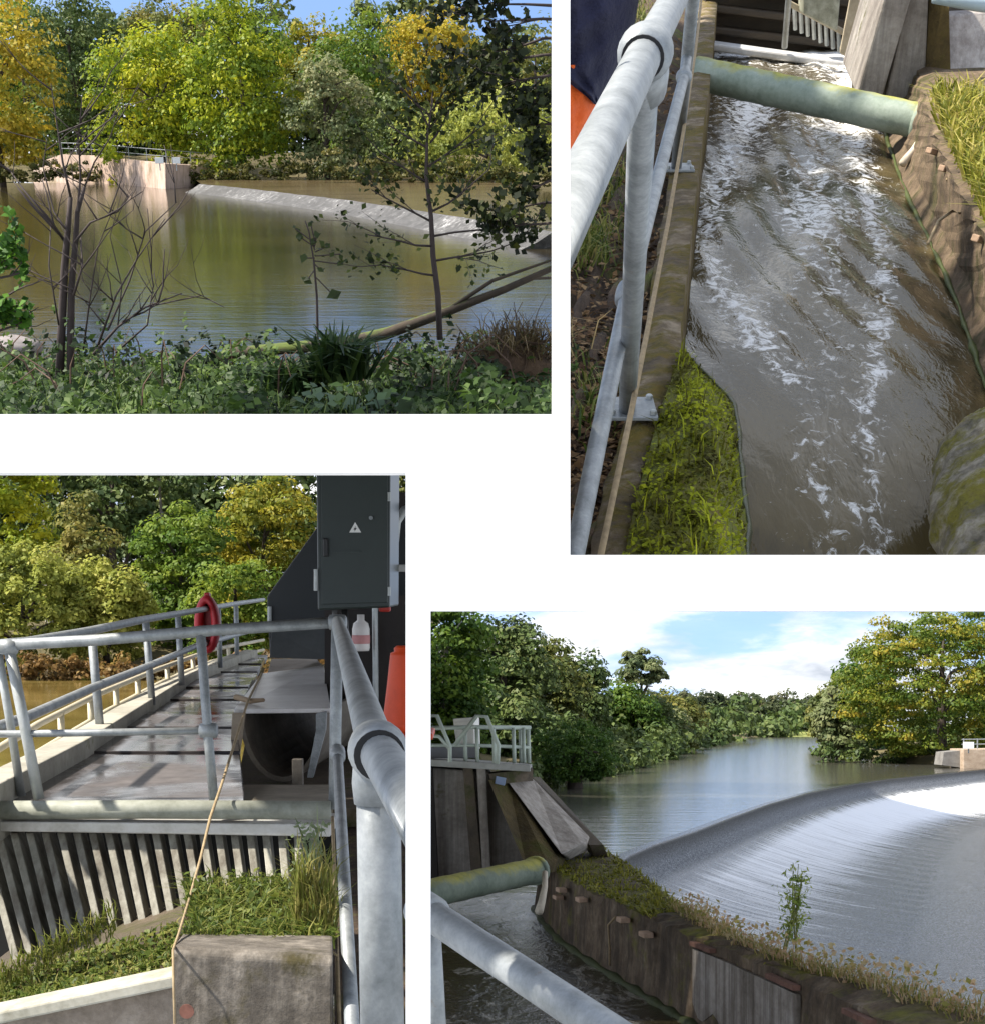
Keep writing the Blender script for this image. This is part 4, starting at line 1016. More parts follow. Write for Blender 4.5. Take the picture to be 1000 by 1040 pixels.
# ================================================================== C: walkway above the trash rack
def place_C():
    fr = FCB; V = Vector; DZ = -.97; WZ = -2.5
    d, z = fr.d, fr.z
    # river and far bank
    mb = MB(); mb.grid(2, 2, lambda u, q: ((-16 + 14 * u) if q else (-4.5 + 3.95 * u), 11 + 31 * q, WZ))
    t = NT('river_brown_still'); n = t.noise(t.coord((.35, 1, 1)), 2.0, 4, .6)
    m_w = t.done(t.principled(t.ramp(t.noise(t.coord((.3, .6, 1)), .6, 4), [(.35, (.11, .075, .02)), (.65, (.20, .145, .045))]), .09, 0, t.bump(n, .12, .05), 1.33))
    emit(fr, 'river', mb, m_w, kind='structure')
    mb = MB(); mb.grid(40, 8, lambda u, q: (-22 + 20 * u, 36 + .8 * math.sin(u * 17) + 30 * q, WZ - .2 + min(1, q * 3) * 1.1 + .1 * math.sin(u * 50 + q * 8)))
    emit(fr, 'far_bank', mb, M_bank, kind='structure', smooth=True)
    T = lambda *a, **k: tree(fr, *a, **{**dict(group='trees beyond the walkway', y=44, limbs=5, tw=.12), **k})
    T(-60, 56, 425, 680, 0, L_yel, 'yellow green tree top over the pale willows', seed=21, y=47, clumps=100, per=145, lsize=0.152, tint=(.25, 1.1), cr=.55, lift=3.2, low=-1)
    T(-40, 88, 548, 694, 0, L_will, 'pale willow at the bend, nearest the edge of the view', seed=22, y=38.5, clumps=110, per=170, lsize=0.122, cr=.40, flat=.9, droop=.6, tint=(.1, 1), name='willow')
    T(62, 156, 560, 690, 0, L_will, 'pale yellow willow with its foot above the walkway rail', seed=23, y=39.5, clumps=110, per=170, lsize=0.122, cr=.40, flat=.9, droop=.6, tint=(.3, 1.1), name='willow')
    T(56, 132, 505, 690, 0, L_olive, 'olive tree with a russet top behind the pale willows', seed=24, y=43, clumps=80, per=145, lsize=0.137, cr=.5, tint=(.3, 1.2))
    T(136, 238, 500, 680, 0, L_mid, 'mid green tree with layered boughs behind the red lifebuoy', seed=25, y=42, clumps=110, per=145, lsize=0.137, cr=.5, flat=.5, tint=(.1, .95))
    T(212, 325, 462, 675, 0, L_gold, 'golden tree beside the dark green cabinet', seed=26, y=45, clumps=120, per=145, lsize=0.144, cr=.55, flat=.55, tint=(-.15, .75))
    T(190, 290, 560, 680, 0, L_mid, 'low green tree between the lifebuoy and the cabinet', seed=27, y=39, clumps=80, per=145, lsize=0.122, cr=.42, tint=(.2, 1.1))
    T(390, 428, 440, 640, 0, L_olive, 'olive tree showing past the far edge of the cabinet', seed=28, y=46, clumps=70, per=121, lsize=0.152, cr=.5)
    # tall bare-stemmed trees behind
    for px, top, lab, bk, sd in ((55, 440, 'pale leaning trunk rising behind the willows', M_bark_pale, 31), (170, 440, 'slim straight pale trunk behind the layered boughs', M_bark_pale, 32), (118, 440, 'dark tall tree with a thin crown in the middle of the wood', M_bark, 33)):
        tree(fr, px - 45, px + 45, top, 690, 0, L_dark, lab, name='tall_tree', group='tall trees in the wood', y=51, clumps=42, per=55, lsize=.22, seed=sd, bark=bk, lift=4.5, tw=.2 if px != 170 else .12, trunk_h=8.2, cr=.55, cat='tree')
    nm = NM()
    for k in range(16):
        crown(nm, d(-40 + k * 28, 560 + (k % 3) * 6, 57), (1.9, 1.2, 4.3), 70, 64, .9, .26, 700 + k, tint=(.1, 1.1))
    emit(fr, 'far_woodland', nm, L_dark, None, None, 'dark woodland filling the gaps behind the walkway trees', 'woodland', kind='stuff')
    nm = NM()
    for k in range(26):
        crown(nm, d(-10 + k * 13, 678 + rnd.uniform(-4, 8), 36.4), (rnd.uniform(.3, .6), .4, rnd.uniform(.2, .4)), 8, 34, .2, .12, 740 + k)
    emit(fr, 'bank_scrub', nm, leaf_mat('brown_scrub', [(.05, .04, .015), (.14, .09, .03), (.26, .15, .05), (.34, .26, .08)]), None, None, 'russet scrub hanging over the brown water below the willows', 'scrub', kind='stuff')

    fr = FC; d, z = fr.d, fr.z
    # deck
    def Yed(px): return -1.719 / ((px - 500) / F + .0716)
    t = NT('wet_deck'); v = t.coord(); nl = t.noise(v, .9, 7, .62, .4); nf = t.noise(v, 14, 7, .7)
    c = t.ramp(t.math('ADD', t.math('MULTIPLY', nl, .6), t.math('MULTIPLY', nf, .4)), [(.36, (.03, .026, .025)), (.5, (.075, .065, .063)), (.66, (.15, .135, .132))])
    wet = t.ramp(nl, [(.47, 0), (.60, 1)])
    c = t.mix(wet, t.mix(.5, c, (.03, .026, .026)), c)
    mk = t.ramp(t.noise(v, 1.6, 7, .7), [(.60, 0), (.68, 1)]); c = t.mix(mk, c, (.055, .065, .015))
    m_deck = t.done(t.principled(c, t.ramp(wet, [(0, .07), (1, .5)]), 0, t.bump(nf, .12, .006)))
    deck_l = [(-30, 812), (-8, 812), (0, 808), (89, 760), (159, 714), (200, 687), (240, 672), (262, 664)]
    deck_r = [(249, 812), (248, 806), (244, 760), (240, 724), (252, 700), (264, 678), (272, 664)]
    def at(tbl, row):
        for (x0, y0), (x1, y1) in zip(tbl, tbl[1:]):
            if y1 <= row <= y0: return x0 + (x1 - x0) * (row - y0) / (y1 - y0)
        return tbl[0][0] if row > tbl[0][1] else tbl[-1][0]
    root = thing(fr, 'walkway_deck', z(150, 770, DZ), 'wet slabbed walkway deck running between railing and trough', 'walkway')
    edges = [811.5, 763, 740, 724, 710, 699, 690, 682, 675, 669, 664]
    for k in range(len(edges) - 1):
        r0, r1 = edges[k] - (.25 if k else 0), edges[k + 1] + .25
        q = [z(at(deck_l, r0), r0, DZ), z(at(deck_r, r0), r0, DZ), z(at(deck_r, r1), r1, DZ), z(at(deck_l, r1), r1, DZ)]
        dz = V((0, 0, .012 * ((k * 7) % 3 - 1)))
        emit(fr, 'deck_slab', MB().prism([p + dz for p in q], (0, 0, -.06)), m_deck, root, bevel=.006)
    # kerb along the deck
    pts = [z(px, row, DZ + .04) for px, row in [(-30, 827)] + deck_l[2:]]
    mb = MB(); secs = []
    for p in pts: secs.append([p + V((-.16, 0, -.2)), p + V((-.16, 0, .05)), p + V((.0, 0, .05)), p + V((0, 0, -.2))])
    emit(fr, 'edge_kerb', MB().loft(secs), rough_mat('pale_kerb', [(.3, (.2, .19, .15)), (.55, (.40, .38, .32)), (.75, (.55, .52, .45))], 2.5, 8, .9, .3, .01, 25, moss=[(.06, .08, .01), (.12, .12, .02)], mossthr=(.6, .7)), root, bevel=.008)
    # sunk floor and wall under the trough
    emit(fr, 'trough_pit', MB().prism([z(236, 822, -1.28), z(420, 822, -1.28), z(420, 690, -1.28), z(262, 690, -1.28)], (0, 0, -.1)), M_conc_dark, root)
    mb = MB(); mb.add([d(352, 587 + 1.36 * F / 1.7, 1.7), d(434, 587 + 1.36 * F / 1.7, 1.7), d(434, 587 + 1.36 * F / 10.8, 10.8), d(336, 587 + 1.36 * F / 10.8, 10.8)], [(0, 1, 2, 3)])
    emit(fr, 'yard_ground', mb, M_soil, kind='structure')
    # front beams
    by = 6.3
    root = thing(fr, 'trash_rack', d(160, 900, by), 'steel trash rack of leaning flat bars below the walkway beam', 'trash rack')
    mb = MB(); mb.tube([d(-30, 823, by), d(150, 822, by), d(336, 823, by)], .041, 16)
    emit(fr, 'pipe_beam', mb, rough_mat('beam_paint', [(.3, (.12, .125, .095)), (.5, (.25, .26, .215)), (.7, (.38, .39, .34))], 2.5, 7, .6, .2, .01, 20), root, smooth=True)
    emit(fr, 'top_ledge', MB().prism([d(-30, 834, by - .02), d(336, 837, by - .02), d(336, 850, by - .02), d(-30, 844, by - .02)], (0, .3, 0)), rough_mat('ledge_steel', [(.3, (.2, .18, .13)), (.5, (.46, .45, .42)), (.7, (.62, .62, .62))], 1.8, 7, .5, .2, .01, 16, .3), root, bevel=.006)
    m_bar = rough_mat('rack_steel', [(.3, (.10, .095, .075)), (.5, (.24, .23, .19)), (.7, (.40, .39, .33))], 3, 8, .6, .3, .01, 18, .2, streak=((.05, .035, .02), 5, .7))
    nb = 22
    for k in range(nb):
        x0 = -18 + k * 16.0; f = k / (nb - 1)
        x1 = x0 + 34 * (1 - f) + 3; yb_ = 985 - 75 * f
        a = d(x0, 846, by + .04); b = d(x1, yb_, by - .16 - .12 * (1 - f))
        w = V((.0165, 0, 0)); dp = V((0, .11, .015))
        emit(fr, 'bar', MB().add([a - w, a + w, b + w, b - w, a - w * .5 + dp, a + w * .5 + dp, b + w * .5 + dp, b - w * .5 + dp], [(0, 3, 2, 1), (4, 5, 6, 7), (0, 1, 5, 4), (1, 2, 6, 5), (2, 3, 7, 6), (3, 0, 4, 7)]), m_bar, root, bevel=.003)
    m_void = plain('painted_void_shade', (.006, .006, .005), .9)  # near-black colour painting the shade of hollow places
    emit(fr, 'rear_plate', MB().prism([d(-40, 840, by + .55), d(345, 840, by + .55), d(345, 1010, by + .5), d(-40, 1010, by + .5)], (0, .05, 0)), m_void, root)  # black sheet standing in for the darkness behind the bars
    # sill below rack, grass, white strip, wall
    sy = 5.9
    secs = []
    for k in range(20):
        u = k / 19; px = -25 + 225 * u; r = 992 - 66 * u
        a = d(px, r, sy - .0); secs.append([a, a + V((0, .5, 0)), a + V((0, .5, -.3)), a + V((0, -.16, -.16)), a + V((0, -.10, -.02))])
    emit(fr, 'rack_sill', MB().loft(secs), M_conc_dark, None, None, 'dark wet concrete sill at the foot of the trash rack', 'sill')
    mb = MB(); mb.grid(24, 10, lambda u, q: d(-25 + 215 * u, 1003 - 60 * u + 62 * q * (1 - .15 * u), 5.75 - .55 * q) + V((0, 0, .02 * math.sin(u * 37 + q * 11))))
    emit(fr, 'mossy_slope', mb, M_soil, kind='structure', smooth=True)
    nm = NM(); P = []
    for k in range(1700):
        u, q = rnd.random(), rnd.random()
        P.append(list(d(-20 + 200 * u, 1000 - 58 * u + 58 * q, 5.75 - .55 * q)))
    blades(nm, np.array(P), .05, .007, .9, seed=3)
    P = np.array(P)[:1500]; leaf_quads(nm, P + np.array([0, 0, .02]), NP.normal(size=P.shape) * .5 + np.array([0, -.4, 1]), NP.uniform(.02, .045, len(P)), NP.uniform(0, .8, len(P)))
    P3 = []
    for k in range(500):
        u = rnd.random(); P3.append(list(d(0 + 118 * u, 1000 - 62 * u + rnd.gauss(0, 8), 5.55)))
    blades(nm, np.array(P3), .06, .007, .8, seed=4, tint=NP.uniform(.4, .9, 500))
    emit(fr, 'slope_grass', nm, L_grass, None, None, 'grass and moss growing on the slope below the trash rack', 'grass', kind='stuff')
    wy = 5.05
    a0, a1 = d(-40, 1036, wy), d(180, 990, wy)
    emit(fr, 'white_coping', MB().prism([a0, a1, a1 + V((0, .0, -.045)), a0 + V((0, 0, -.045))], (0, .16, 0)), rough_mat('white_edge', [(.3, (.16, .15, .10)), (.5, (.42, .40, .33)), (.7, (.58, .57, .50))], 4, 9, .8, .2, .01, 25), None, None, 'narrow white painted coping rising towards the concrete block', 'coping', bevel=.008)
    emit(fr, 'retaining_wall', MB().prism([a0 + V((0, .03, -.048)), a1 + V((0, .03, -.048)), d(180, 1090, wy) + V((0, .03, 0)), d(-40, 1090, wy) + V((0, .03, 0))], (0, .3, 0)), rough_mat('pebbly_concrete', [(.3, (.10, .08, .06)), (.5, (.24, .20, .16)), (.7, (.42, .37, .31))], 4, 9, .95, .6, .02, 40), None, None, 'rough pebbly wall under the narrow white coping', 'wall')
    # concrete block
    c = [d(175, 962, 4.3), d(338, 972, 4.25), d(338, 950, 4.75), d(186, 948, 4.85)]
    mb = MB(); gx = 14
    def blk(u, q):
        top = c[0].lerp(c[1], u)
        return top.lerp(V((top.x, top.y - .03, top.z - .42)), q) + V((0, rnd.uniform(-.006, .006), rnd.uniform(-.004, .004)))
    topv = MB()
    secs = []
    for k in range(gx + 1):
        u = k / gx; fa = c[0].lerp(c[1], u); bb = c[3].lerp(c[2], u); j = rnd.uniform(-.0015, .0015)
        secs.append([fa + V((0, -.02 + j, -.45)), fa + V((0, j, -.02)), fa + V((0, .02, j * .5)), bb + V((0, 0, j * .5)), bb + V((0, 0, -.45))])
    m_blk = rough_mat('block_concrete', [(.30, (.035, .03, .025)), (.44, (.11, .095, .078)), (.57, (.22, .195, .165)), (.72, (.38, .345, .30))], 6, 10, .92, .6, .015, 45, moss=[(.02, .02, .010), (.07, .055, .018)], mossthr=(.53, .66), mossscale=4, streak=((.03, .025, .02), 6, .6))
    root = thing(fr, 'concrete_block', c[0], 'weathered concrete block with grass growing behind its top', 'block')
    emit(fr, 'block', MB().loft(secs), m_blk, root, bevel=.008)
    p = d(190, 1027, 4.23)
    mk = MB(); mk.lathe(p, [(.010, 0), (.022, 0), (.022, .003), (.010, .003)], 14, (0, -1, 0)); emit(fr, 'rust_ring', mk, plain('red_rust', (.17, .075, .055), .9, 0, .4, 30), root)
    # grass behind block
    mb = MB(); mb.grid(16, 8, lambda u, q: d(188 + 155 * u, 958 - 66 * q, 4.75 + 1.0 * q) + V((0, 0, .015 * math.sin(u * 29 + q * 13) - .04)))
    emit(fr, 'grass_bed', mb, M_soil, kind='structure', smooth=True)
    nm = NM(); P = []
    for k in range(2300):
        u, q = rnd.random(), rnd.random(); P.append(list(d(190 + 150 * u, 956 - 62 * q, 4.75 + 1.0 * q) + V((0, 0, -.03))))
    blades(nm, np.array(P), .095, .006, 1.0, seed=6, tint=NP.uniform(0, .85, 2300))
    P = np.array(P)[:1300]; leaf_quads(nm, P + np.array([0, 0, .04]) + NP.normal(size=P.shape) * .02, NP.normal(size=P.shape) * .6 + np.array([0, -.3, 1]), NP.uniform(.015, .04, len(P)), NP.uniform(0, .6, len(P)))
    P = [list(d(300 + 40 * rnd.random(), 955 - 60 * rnd.random(), 4.9)) for k in range(240)]
    blades(nm, np.array(P), .17, .006, .5, seed=7, tint=NP.uniform(.6, 1, 240))
    emit(fr, 'long_grass', nm, L_grass, None, None, 'long grass spilling over the top of the concrete block', 'grass', kind='stuff')
    P = [list(d(308 + 20 * rnd.random(), 905, 5.2)) for k in range(14)]
    nm = NM(); blades(nm, np.array(P), .26, .012, .35, seed=17)
    cc = np.array(P); idx = NP.integers(0, 14, 140); leaf_quads(nm, cc[idx] + np.stack([NP.normal(size=140) * .03, NP.normal(size=140) * .02, NP.uniform(.02, .25, 140)], 1), NP.normal(size=(140, 3)), .03, NP.uniform(.3, .8, 140), .5)
    emit(fr, 'pale_weed', nm, leaf_mat('silver_weed', [(.10, .14, .07), (.22, .27, .15), (.32, .36, .22)]), None, None, 'pale feathery weed against the dark rack bars', 'plant')

    # railings: front
    FY = 6.4
    root = thing(fr, 'front_railing', d(210, 815, FY), 'galvanised tube railing across the front of the walkway', 'railing')
    corner = d(343, 632, FY)
    emit(fr, 'top_rail', MB().tube([d(-30, 657, FY), d(100, 650, FY), d(220, 640, FY), corner], .025, 14), M_galv, root, smooth=True)
    emit(fr, 'mid_rail', MB().tube([d(-30, 746, FY), d(100, 744, FY), d(212, 742, FY)], .016, 12), M_galv, root, smooth=True)
    emit(fr, 'post', MB().tube([d(204, 643, FY), d(211, 740, FY), d(218, 818, FY - .05)], .021, 12), M_galv, root, smooth=True)
    emit(fr, 'post', MB().tube([d(9, 656, FY), d(24, 730, FY), d(40, 812, FY - .04)], .024, 12), M_galv_worn, root, smooth=True)
    emit(fr, 'brace', MB().tube([d(-2, 660, FY + .05), d(10, 730, FY + .1), d(22, 808, FY + .15)], .019, 12), M_galv_worn, root, smooth=True)
    emit(fr, 'post', MB().tube([corner, d(341, 740, FY), d(340, 822, FY - .05)], .026, 14), M_galv, root, smooth=True)
    for p, ax in ((corner, (1, 0, 0)), (d(212, 742, FY), (1, 0, 0)), (d(9, 657, FY), (1, 0, 0))):
        m = MB(); m.lathe(p, [(.02, -.04), (.032, -.034), (.036, 0), (.032, .034), (.02, .04)], 16, ax); emit(fr, 'clamp_fitting', m, M_galv, root, smooth=True)
    # near handrail
    near = d(437, 826, 1.72); cl = d(388, 772, 2.02); cl = corner.lerp(near, .885); cl = d(384, 762, 2.05)
    root = thing(fr, 'handrail', d(392, 1080, 1.98), 'thick galvanised handrail running towards the viewer from the railing corner', 'railing')
    dirn = (cl - corner).normalized(); end = cl + dirn * .5
    end = d(440, 850, 1.42)
    mb = MB().tube([end, cl.lerp(end, .3), cl, corner.lerp(cl, .5), corner + dirn * .03], .0285, 22)
    mitre(fr, mb, 22, 426, end, cl.lerp(end, .3))
    emit(fr, 'top_rail', mb, M_galv, root, smooth=True)
    m = MB(); R = .040
    m.lathe(cl, [(R * .75, -R * 1.3), (R, -R), (R * 1.06, 0), (R, R), (R * .75, R * 1.3)], 24, dirn); emit(fr, 'clamp_fitting', m, M_galv, root, smooth=True)
    m = MB(); m.lathe(cl + dirn * R * 1.31, [(.0295, 0), (.035, 0), (.035, .006), (.0295, .006)], 24, dirn); emit(fr, 'black_seal', m, plain('black_rubber_seal', (.012, .012, .013), .6), root)
    emit(fr, 'post', MB().tube([cl + V((.0, 0, -.02)), d(386, 900, 2.05), d(389, 1075, 2.03)], .031, 22), M_galv, root, smooth=True)
    m = MB(); m.lathe(cl + V((0, 0, -.045)), [(.034, -.03), (.037, 0), (.034, .04)], 22); emit(fr, 'post_socket', m, M_galv, root, smooth=True)
    k0 = d(343, 766, FY - .1); k1 = d(360, 1080, 4.0)
    emit(fr, 'lower_rail', MB().tube([k0, k0.lerp(k1, .5), k1], .0225, 16), M_galv, root, smooth=True)
    m = MB(); m.lathe(k0, [(.02, -.05), (.034, -.04), (.034, .04), (.02, .05)], 16, (k1 - k0)); emit(fr, 'clamp_fitting', m, M_galv, root, smooth=True)
    # ropes
    emit(fr, 'safety_line', MB().tube([d(338, 830, 6.0), d(339, 860, 5.8), d(342, 950, 5.2), d(346, 1075, 4.4)], .007, 8), M_rope, None, None, 'thin tan line hanging straight beside the near handrail', 'line', smooth=True)
    emit(fr, 'tan_rope', MB().tube([d(266, 684, 12.5), d(252, 712, 9.2), d(240, 750, 7.6), d(226, 795, 6.3), d(214, 830, 6.05), d(204, 872, 5.8), d(192, 915, 5.3), d(182, 948, 4.6), d(176, 965, 4.24), d(177, 1010, 4.2), d(179, 1080, 4.18)], [.009, .008, .007, .0065, .0065, .006, .005, .0045, .004, .004, .004], 8), M_rope, None, None, 'long tan rope trailing from the cover plate over the beam and block', 'rope', smooth=True)
    emit(fr, 'stick', MB().tube([d(240, 708, 9.6), d(254, 712, 9.4), d(268, 711, 9.3)], [.02, .018, .012], 7), plain('dead_stick', (.30, .22, .14), .9, 0, .2, 12), None, None, 'short dead stick lying across the trough cover plate', 'stick', smooth=True)
    # far railing along the deck edge
    E = lambda px, row: d(px, row, Yed(min(px, 268)))
    root = thing(fr, 'deck_railing', E(95, 752), 'slim galvanised railing along the river edge of the walkway', 'railing')
    emit(fr, 'top_rail', MB().tube([E(-30, 658), E(30, 652), E(91, 641), E(147, 629), E(200, 620), E(240, 613), E(268, 609)], .026, 10), M_galv, root, smooth=True)
    emit(fr, 'mid_rail', MB().tube([E(-30, 748), E(26, 729), E(91, 700), E(150, 677), E(200, 656), E(240, 645), E(268, 637)], .026, 10), M_galv, root, smooth=True)
    for px0, r0, px1, r1 in ((93, 641, 103, 752), (148, 628, 155, 716), (181, 623, 185, 696), (222, 616, 224, 678), (240, 613, 241, 672)):
        y = Yed(px1); emit(fr, 'post', MB().tube([d(px0, r0, y), d(px1, r1, y)], .026, 10), M_galv, root, smooth=True)
    # lower outer railing
    E2 = lambda px, row: d(px, row, Yed(min(px, 268)) + 1.2)
    m_tan = plain('tan_painted_rail', (.50, .45, .33), .6)
    root = thing(fr, 'outer_railing', E2(95, 770), 'lower tan railing outside the walkway beside the brown water', 'railing')
    emit(fr, 'top_rail', MB().tube([E2(-20, 772), E2(40, 735), E2(100, 705), E2(160, 680), E2(215, 660), E2(268, 650)], .022, 8), m_tan, root, smooth=True)
    emit(fr, 'mid_rail', MB().tube([E2(-20, 800), E2(50, 758), E2(110, 722), E2(165, 693), E2(215, 672), E2(268, 660)], .022, 8), m_tan, root, smooth=True)
    for px, r0, r1 in ((62, 724, 768), (92, 708, 748), (118, 697, 735), (140, 688, 722), (170, 676, 705), (196, 667, 690), (232, 656, 676)):
        y = Yed(px) + 1.2; emit(fr, 'post', MB().tube([d(px, r0, y), d(px + 2, r1 + 12, y)], .022, 8), m_tan, root, smooth=True)
    # lifebuoy in its red housing
    L = d(211, 634, Yed(211) - .1); root = thing(fr, 'lifebuoy', L + V((0, 0, -.3)), 'red lifebuoy housing hung on the walkway railing', 'lifebuoy')
    m_red = plain('red_plastic', (.42, .022, .03), .45)
    secs = []
    for k in range(25):
        a = 2 * math.pi * k / 24; cx, cz = math.cos(a) * .082, math.sin(a) * .235
        rr = .045; o = V((cx, 0, cz)); rad = V((math.cos(a), 0, math.sin(a)))
        secs.append([L + o + rad * rr * math.cos(b) + V((0, rr * 1.6 * math.sin(b), 0)) for b in [2 * math.pi * i / 10 for i in range(10)]])
    emit(fr, 'ring', MB().loft(secs, True, False), m_red, root, smooth=True)
    emit(fr, 'backplate', MB().prism([L + V((math.cos(a) * .1, .07, math.sin(a) * .26)) for a in [2 * math.pi * i / 20 for i in range(20)]], (0, .03, 0)), plain('red_backing', (.30, .02, .025), .5), root)
    emit(fr, 'hook', MB().box(L + V((0, .03, .27)), (.05, .09, .06)), m_red, root, bevel=.01)

    # trough and cover plate
    TY = 9.1
    root = thing(fr, 'spill_trough', d(288, 795, TY), 'rounded steel trough with a dark mouth under a flat cover plate', 'trough')
    def arc(y, px0, px1, row0, row1, th):
        k = y / F; c0 = d((px0 + px1) / 2, row0, y); w = (px1 - px0) / 2 * k; h = (row1 - row0) * k
        return [c0 + V((-math.cos(a) * (w + th), 0, -math.sin(a) * (h + th))) for a in [math.pi * i / 16 for i in range(17)]]
    o0, i0 = arc(TY, 247, 326, 721, 790, .03), arc(TY, 247, 326, 721, 790, 0)
    o1, i1 = [p + V((.35, 4.5, .0)) for p in o0], [p + V((.35, 4.5, .0)) for p in i0]
    m_tr = rough_mat('trough_steel', [(.3, (.05, .04, .03)), (.55, (.14, .12, .095)), (.75, (.26, .23, .19))], 4, 8, .7, .4, .01, 25)
    mb = MB(); n = 17
    vs = o0 + i0 + o1 + i1; fs = []
    for i in range(16):
        fs += [(i, i + 1, n + i + 1, n + i), (n + i, n + i + 1, 3 * n + i + 1, 3 * n + i), (i, 2 * n + i, 2 * n + i + 1, i + 1), (2 * n + i, 3 * n + i, 3 * n + i + 1, 2 * n + i + 1)]
    mb.add(vs, fs); emit(fr, 'trough_body', mb, m_tr, root)
    emit(fr, 'trough_shade', MB().prism([p + V((0, -.5, 0)) for p in i1], (0, .05, 0)), m_void, root)  # black plate painting the shaded depth of the trough
    cov = [(238, 720, TY), (336, 719, TY), (329, 676, 12.8), (266, 684, 12.6)]
    emit(fr, 'cover_plate', MB().prism([d(*q) for q in cov], (0, 0, -.03)), rough_mat('cover_steel', [(.3, (.40, .38, .36)), (.5, (.60, .58, .56)), (.7, (.74, .73, .71))], 2, 8, .42, .15, .01, 20, .2), root, bevel=.004)
    emit(fr, 'rear_plate', MB().prism([d(272, 683, 12.9), d(327, 676, 12.9), d(322, 669, 14.5), d(276, 669, 14.5)], (0, 0, -.03)), rough_mat('sandy_plate', [(.3, (.30, .25, .2)), (.7, (.5, .44, .37))], 3, 7, .8, .2, .01, 20), root)
    emit(fr, 'side_bracket', MB().prism([d(321, 725, TY - .02), d(332, 722, TY - .02), d(331, 742, TY - .02), d(318, 790, TY - .02), d(312, 790, TY - .02), d(321, 742, TY - .02)], (0, .05, 0)), M_galv, root, bevel=.004)
    emit(fr, 'side_bracket', MB().prism([d(236, 724, TY - .02), d(249, 724, TY - .02), d(244, 760, TY - .3), d(239, 795, TY - .6), d(232, 795, TY - .6)], (0, .05, 0)), rough_mat('sandy_steel', [(.3, (.25, .2, .14)), (.7, (.48, .40, .30))], 4, 7, .8, .2, .01, 20), root, bevel=.004)
    emit(fr, 'support_foot', MB().box(d(303, 800, TY - .6), (.06, .06, .34)), m_tr, root, bevel=.004)
    emit(fr, 'front_slab', MB().prism([d(236, 815, 6.7), d(338, 815, 6.7), d(338, 797, 8.0), d(240, 797, 8.0)], (0, 0, -.1)), rough_mat('slab_tan', [(.3, (.10, .085, .06)), (.7, (.30, .26, .2))], 3, 8, .9, .4, .01, 20), root)

    # cabinet, hood and dark housing
    m_cab = rough_mat('green_cabinet_paint', [(.3, (.022, .030, .027)), (.6, (.030, .040, .036)), (.8, (.042, .052, .047))], .8, 5, .36, .05, .004, 30)
    CY = 9.0; k = CY / F
    root = thing(fr, 'control_cabinet', d(360, 618, CY), 'tall dark green steel cabinet with a small white warning triangle', 'cabinet')
    f = [d(321, 430, CY), d(397, 430, CY), d(396, 617, CY), d(323, 620, CY)]
    emit(fr, 'cabinet_body', MB().prism(f, (.02, .55, 0)), m_cab, root, bevel=.012)
    emit(fr, 'door', MB().prism([d(326, 425, CY - .012), d(394, 425, CY - .012), d(394, 612, CY - .012), d(327, 614, CY - .012)], (0, .010, 0)), m_cab, root, bevel=.004)
    c0 = d(361, 537, CY - .016)
    tri = lambda s, oy: [c0 + V((-s, oy, -s * .62)), c0 + V((s, oy, -s * .62)), c0 + V((0, oy, s * 1.1))]
    sg = emit(fr, 'warning_sign', MB().prism(tri(.036, 0), (0, .003, 0)), plain('white_sticker', (.78, .78, .76), .5), root)
    bolt = [(.004, .016), (-.010, -.006), (-.001, -.004), (-.006, -.018), (.010, .004), (.001, .003)]
    emit(fr, 'lightning_mark', MB().prism([c0 + V((x, -.002, zz_)) for x, zz_ in bolt], (0, .0015, 0)), plain('black_print', (.02, .02, .02), .6), sg)
    mm = MB(); mm.lathe(d(377, 526, CY - .02), [(.012, -.006), (.012, .012), (.0, .012)], 14, (0, -1, 0)); emit(fr, 'lock', mm, M_galv, root)
    emit(fr, 'label_strip', MB().box(d(352, 560, CY - .018), (.17, .006, .012)), m_cab, root)
    for r0 in (500, 596):
        emit(fr, 'door_hinge', MB().tube([d(395.5, r0, CY - .02), d(395.5, r0 + 9, CY - .02)], .010, 8), M_galv_worn, root)
    emit(fr, 'door_handle', MB().box(d(331, 556, CY - .03), (.03, .03, .11)), plain('black_handle', (.02, .02, .02), .4), root, bevel=.006)
    emit(fr, 'cable_duct', MB().tube([d(350, 619, CY + .2), d(351, 640, CY + .2), d(356, 668, CY + .5)], .022, 8), plain('black_cable', (.015, .015, .016), .5), root, smooth=True)
    emit(fr, 'cable_duct', MB().tube([d(340, 619, CY + .2), d(341, 650, CY + .3), d(338, 690, CY + .6)], .016, 8), plain('grey_cable', (.10, .10, .10), .5), root, smooth=True)
    emit(fr, 'hinge', MB().tube([d(321, 578, CY - .01), d(321, 600, CY - .01)], .012, 8), M_galv_worn, root)
    # black hood
    HY = 12.8
    root = thing(fr, 'machine_hood', d(300, 665, HY), 'black slope topped machine hood behind the green cabinet', 'hood')
    m_blk2 = rough_mat('black_paint', [(.3, (.008, .010, .011)), (.6, (.014, .016, .017)), (.8, (.022, .024, .025))], 1, 5, .45, .05, .004, 30)
    emit(fr, 'hood_shell', MB().prism([d(271, 606, HY), d(326, 530, HY), d(345, 530, HY), d(345, 666, HY), d(274, 665, HY)], (.2, 1.6, 0)), m_blk2, root, bevel=.015)
    emit(fr, 'apron_plate', MB().prism([d(276, 640, HY - .05), d(336, 636, HY - .05), d(334, 670, HY - .25), d(274, 668, HY - .25)], (0, .03, 0)), rough_mat('grey_apron', [(.3, (.05, .055, .055)), (.7, (.11, .115, .115))], 1, 5, .4, .05, .004, 20), root, bevel=.004)
    emit(fr, 'flange', MB().tube([d(274, 616, HY - .04), d(274, 640, HY - .04)], .018, 8), M_galv_worn, root)
